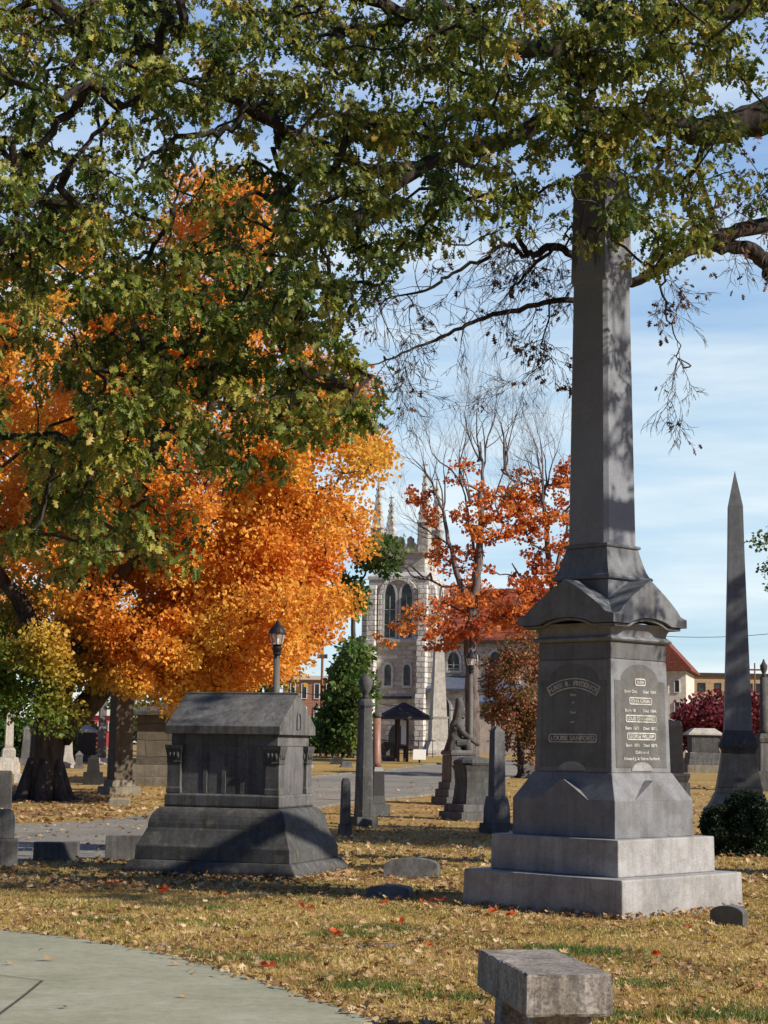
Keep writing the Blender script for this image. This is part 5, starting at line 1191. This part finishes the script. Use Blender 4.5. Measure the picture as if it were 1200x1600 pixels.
# ------------------------------------------------------------------ the oak overhead
DENS = """
788999998774699999999887
735899998876999989999666
846999999777999888999767
864579858887999789988534
762455425888999557979411
776553348889988553368522
689864567799875452168721
788875666799831222148711
778888756887200000003000
677888776863000000000000
347888888861000000000000
127888768883000000000000
137888768886000000000000
068876766744000000000000
068753563100000000000000
066432100000000000000000
677752000000000000000000
566541000000000000000000
""".split()
rnd.seed(5)
Yt = 21.5; tb = Vector((8.6, Yt, 0)); oak = thing('oak_tree', 'huge spreading oak whose green leafy limbs hang over the whole top of the view', 'tree', tb)
def oa(px, py, Y): return at(px, py, Y)
LIMBS = [
 [(1560, 40, 21, .34), (1380, 110, 20, .24), (1240, 165, 19, .19), (1150, 195, 18.8, .17), (1090, 205, 18.6, .15), (1050, 190, 18.5, .12), (960, 180, 18.3, .105), (870, 185, 18, .095), (800, 215, 17.8, .085), (720, 240, 17.6, .075), (640, 262, 17.4, .07), (575, 262, 17, .06), (500, 225, 16.5, .055), (420, 190, 16, .045), (330, 140, 15.5, .035), (200, 100, 15, .02)],
 [(680, 250, 17.5, .06), (600, 300, 17.2, .06), (550, 345, 16.8, .055), (490, 372, 16.4, .05), (440, 420, 16, .047), (385, 462, 15.7, .045), (378, 490, 15.6, .03), (420, 520, 15.4, .02), (470, 600, 15.2, .015)],
 [(385, 462, 15.7, .04), (320, 520, 15.5, .03), (250, 600, 15.2, .025), (180, 680, 15, .018), (120, 780, 15, .012)],
 [(1500, -60, 20, .22), (1240, -10, 19, .16), (1060, 30, 18.5, .12), (930, 55, 18, .10), (840, 78, 17.5, .08), (740, 60, 17, .07), (620, 15, 16.5, .06), (540, -10, 16, .05), (380, -20, 15.5, .04), (150, 0, 15, .03)],
 [(590, 270, 17, .04), (480, 330, 16.2, .02), (400, 300, 15.8, .02)],
 [(420, 190, 15.9, .03), (385, 165, 15.6, .032), (370, 195, 15.5, .03), (340, 210, 15.4, .028), (285, 213, 15.3, .024), (240, 240, 15.2, .02), (210, 275, 15.1, .015)],
 [(230, 150, 15.2, .03), (170, 190, 15, .022), (120, 245, 14.9, .02), (70, 300, 14.8, .018), (20, 340, 14.7, .014)],
 [(310, 230, 15.3, .018), (290, 270, 15.2, .014), (270, 320, 15.2, .010)],
 [(1560, 240, 20.5, .22), (1330, 310, 20, .13), (1200, 348, 19.5, .085), (1130, 370, 19.2, .075), (1070, 395, 19, .068), (1000, 438, 18.8, .055), (950, 430, 18.7, .05), (905, 402, 18.6, .045), (865, 385, 18.5, .042), (828, 398, 18.4, .035), (806, 368, 18.3, .022)],
 [(1330, 310, 20, .12), (1230, 400, 19.6, .10), (1195, 405, 19.5, .095), (1165, 388, 19.4, .085), (1120, 385, 19.3, .07), (1080, 390, 19.2, .05)],
 [(1195, 405, 19.5, .075), (1198, 425, 19.45, .07), (1200, 436, 19.4, .055)],
 [(950, 430, 18.7, .035), (905, 466, 18.6, .034), (850, 474, 18.5, .030), (790, 488, 18.4, .026), (740, 505, 18.3, .022), (690, 525, 18.2, .018), (640, 548, 18.1, .012), (580, 570, 18, .007)],
 [(828, 398, 18.4, .028), (805, 392, 18.35, .026), (795, 380, 18.3, .024), (760, 402, 18.2, .020), (700, 432, 18.1, .017), (660, 455, 18, .014), (600, 470, 17.9, .008)],
 [(865, 385, 18.5, .02), (820, 430, 18.4, .017), (800, 455, 18.4, .012)],
 [(1040, 420, 19, .014), (1038, 470, 18.9, .012), (1055, 520, 18.9, .008), (1068, 575, 18.9, .005)],
 [(865, 470, 18.5, .010), (850, 530, 18.4, .008), (868, 570, 18.4, .005)],
 [(1120, 200, 19, .05), (1090, 260, 19, .03), (1110, 330, 19.1, .03), (1090, 385, 19.1, .03)],
]
tr = MB(); tr.tube(curve([tb, tb+Vector((-.05, 0, 2)), tb+Vector((-.2, 0, 4.5)), tb+Vector((-.1, -.3, 7)), tb+Vector((.2, -.5, 10))], 4), lerps([.62, .5, .46, .38, .2], 17), 16)
for a in range(8):
    t = a*.8; tr.tube([tb+Vector((math.cos(t)*1.1, math.sin(t)*1.1, -.15)), tb+Vector((math.cos(t)*.6, math.sin(t)*.6, .1)), tb+Vector((math.cos(t)*.35, math.sin(t)*.35, 1.1))], [.12, .2, .12], 8)
tr.v = [tuple(Vector(v)-tb) for v in tr.v]; tr.build('trunk', BARK_O, oak, smooth=True)
seeds = []; lm = MB(); barelimbs = []
for i, lb in enumerate(LIMBS):
    pts = [oa(x, y, Y) for x, y, Y, r in lb]; rr_ = [r for *_, r in lb]
    if lb[0][0] > 1450:
        hgt = pts[0].z; pts = [tb+Vector((-.15, -.1, min(hgt-.6, 7)))]+pts; rr_ = [rr_[0]*1.2]+rr_
    cv = curve(pts, 5, .012 if rr_[0] > .03 else .02); lm.tube(cv, [r*rnd.uniform(.93, 1.08) for r in lerps(rr_, len(cv))], 12)
    (barelimbs if i in (9, 10, 11, 12, 13, 14, 15) else seeds).extend([(p, i) for p in cv])
lm.v = [tuple(Vector(v)-tb) for v in lm.v]; lm.build('limbs', BARK_O, oak, smooth=True)
# bare drooping twigs
tw_ = MB(); tips = []
for i in (8, 11, 12, 13):
    lb = LIMBS[i]
    pl = [oa(x, y, Y) for x, y, Y, r in lb if x < 960]
    for _ in range(14 if i != 13 else 5):
        a = rnd.randrange(len(pl)-1); p = pl[a].lerp(pl[a+1], rnd.random()); d = Vector((rnd.uniform(-.9, .2), rnd.uniform(-.5, .5), rnd.uniform(-1, .7)))
        grow(tw_, p, d, rnd.uniform(.18, .42), .007, 3, tips, .75, -.10, 3, .72)
for i in (14, 15):
    lb = LIMBS[i]; pl = [oa(x, y, Y) for x, y, Y, r in lb]
    for _ in range(9):
        a = rnd.randrange(len(pl)-1); p = pl[a].lerp(pl[a+1], rnd.random()); grow(tw_, p, (rnd.uniform(-.7, .8), rnd.uniform(-.4, .4), rnd.uniform(-1.2, -.2)), rnd.uniform(.14, .28), .005, 3, tips, .7, -.12, 3, .72)
for x, y in ((580, 400), (600, 500), (600, 560), (720, 260), (760, 280), (700, 310), (640, 480), (1160, 240), (1120, 300), (1150, 330), (1060, 560), (860, 560)):
    p = oa(x, y, 18.2); d = Vector((rnd.uniform(-.6, .8), 0, rnd.uniform(-1, -.2)))
    nb = min([q_[0] for q_ in barelimbs+seeds], key=lambda q_: (q_-p).length)
    tw_.tube(curve([nb, nb.lerp(p, .5)+rv3()*.04, p], 3), lerps([.01, .007], 7), 4)
    grow(tw_, p, d, .4, .007, 4, tips, .7, -.05, 3, .75)
tw_.v = [tuple(Vector(v)-tb) for v in tw_.v]; tw_.build('bare_twigs', BARK_G, oak)
# dry brown leaves on the bare twigs
tn = [p for p in tips if rnd.random() < .011]
for (x, y, n_) in ((1150, 270, 16), (1120, 330, 14), (1180, 330, 10), (870, 300, 4), (1080, 430, 6)):
    for _ in range(n_): tn.append(oa(x+rnd.gauss(0, 26), y+rnd.gauss(0, 26), 19+rnd.uniform(-.5, .5)))
crown_leaves([tuple(p) for p in tn], 4, .07, .085, T_OAK, 'dry_leaves', OAKDRY, oak, tb, 1.0, OAK_F)
# leafy clusters
nodes = []
def addcell(cx, cy, dn, ylo, yhi):
    n_ = (10.0 if ylo > 13.45 else 9.5)*(dn/9)**1.4; n_ = int(n_)+(rnd.random() < n_-int(n_))
    while n_ > 0:      # twigs of leaves grow in sprays of three or four
        Y = rnd.uniform(ylo, yhi); x_ = cx+rnd.uniform(0, 50); y_ = cy+rnd.uniform(-4, 46); m_ = min(n_, rnd.choice([2, 3, 4])); n_ -= m_
        for _ in range(m_): nodes.append(oa(x_+rnd.gauss(0, 11), y_+rnd.gauss(0, 9), Y+rnd.gauss(0, .09)))
for j, row in enumerate(DENS):
    for i, chh in enumerate(row[:24]):
        dn = int(chh)
        if j < 8:
            ylo, yhi = 14.0, 18.8
            if 17 <= i <= 20: ylo, yhi = 15.0, 18.6
            if i in (18, 19) and j in (4, 5, 6): ylo, yhi = 15.2, 16.6
        else: ylo, yhi = 13.4, 17.0
        addcell(i*50, j*50, dn, ylo, yhi)
for j in range(-6, 0):
    for i in range(-4, 29): addcell(i*50, j*50, 4, 14.5, 19)
for j in range(0, 16):
    for i in (-3, -2, -1): addcell(i*50, j*50, 6, 13.5, 17)
for j in range(-6, 7):
    for i in range(24, 31): addcell(i*50, j*50, 4 if j < 4 else 3, 16, 20.5)
for _ in range(16): nodes.append(oa(955+rnd.gauss(0, 26), 240+rnd.gauss(0, 22), rnd.uniform(15.3, 16.4)))
for _ in range(170):     # unseen crown clusters added above the view to shade the left-hand sprays
    t = rnd.uniform(6.0, 8.5); nodes.append(Vector((rnd.uniform(-2.7, .4)+SUN.x*t, 15+rnd.uniform(-.9, .9)+SUN.y*t, rnd.uniform(3.5, 6.6)+t*math.tan(R(EL)))))
side = [Vector((8.4, 20.5, 5.5)), Vector((7.6, 17.5, 6.6)), Vector((7.0, 15.2, 7.4)), Vector((6.6, 13.6, 8.0)), Vector((5.0, 12.4, 8.8)), Vector((3.2, 12.0, 9.2))]  # unseen limb added to carry the shading clusters
lm2 = MB(); cv = curve(side, 4, .02); lm2.tube([p-tb for p in cv], lerps([.2, .16, .13, .10, .07, .04], len(cv)), 8); lm2.build('limbs', BARK_O, oak, smooth=True); seeds += [(p, 99) for p in cv]
for _ in range(300):  # unseen clusters added sunward, outside the view, to shade the obelisk shaft
    t = rnd.uniform(4.0, 8.5); lat = rnd.uniform(-1.7, 1.7); x = 2.75+SUN.x*t-SUN.y*lat; y = 17.0+SUN.y*t+SUN.x*lat; z = rnd.uniform(2.75, 7.3)+t*math.tan(R(EL))
    if x > .216*y+.9: nodes.append(Vector((x, y, z)))
bn = MB(); network(bn, [tuple(p) for p, _ in seeds], [tuple(p) for p in nodes], .0045, .05, 0, .5, 4, .10)
bn.v = [tuple(Vector(v)-tb) for v in bn.v]; bn.build('branches', BARK_O, oak)
per = 27; NN = np.array([tuple(p) for p in nodes]); N = len(NN)*per
c_ = np.repeat(NN, per, axis=0); rr_ = np.repeat(.08+.10*nrg.random(len(NN)), per)
d = nrg.normal(size=(N, 3)); d /= np.linalg.norm(d, axis=1)[:, None]; u = nrg.random(N)**.7
pos = c_+d*(rr_*u)[:, None]; ax = d*.8+nrg.normal(size=(N, 3))*.25+np.array([0, 0, -.9])
v = leaves(pos, ax, .045+.075*nrg.random(N), T_OAK)-np.array(tb)
npmesh('crown', v, 14, OAKLEAF, oak, OAK_F)
print('oak clusters', len(nodes), 'objects', len(bpy.data.objects))
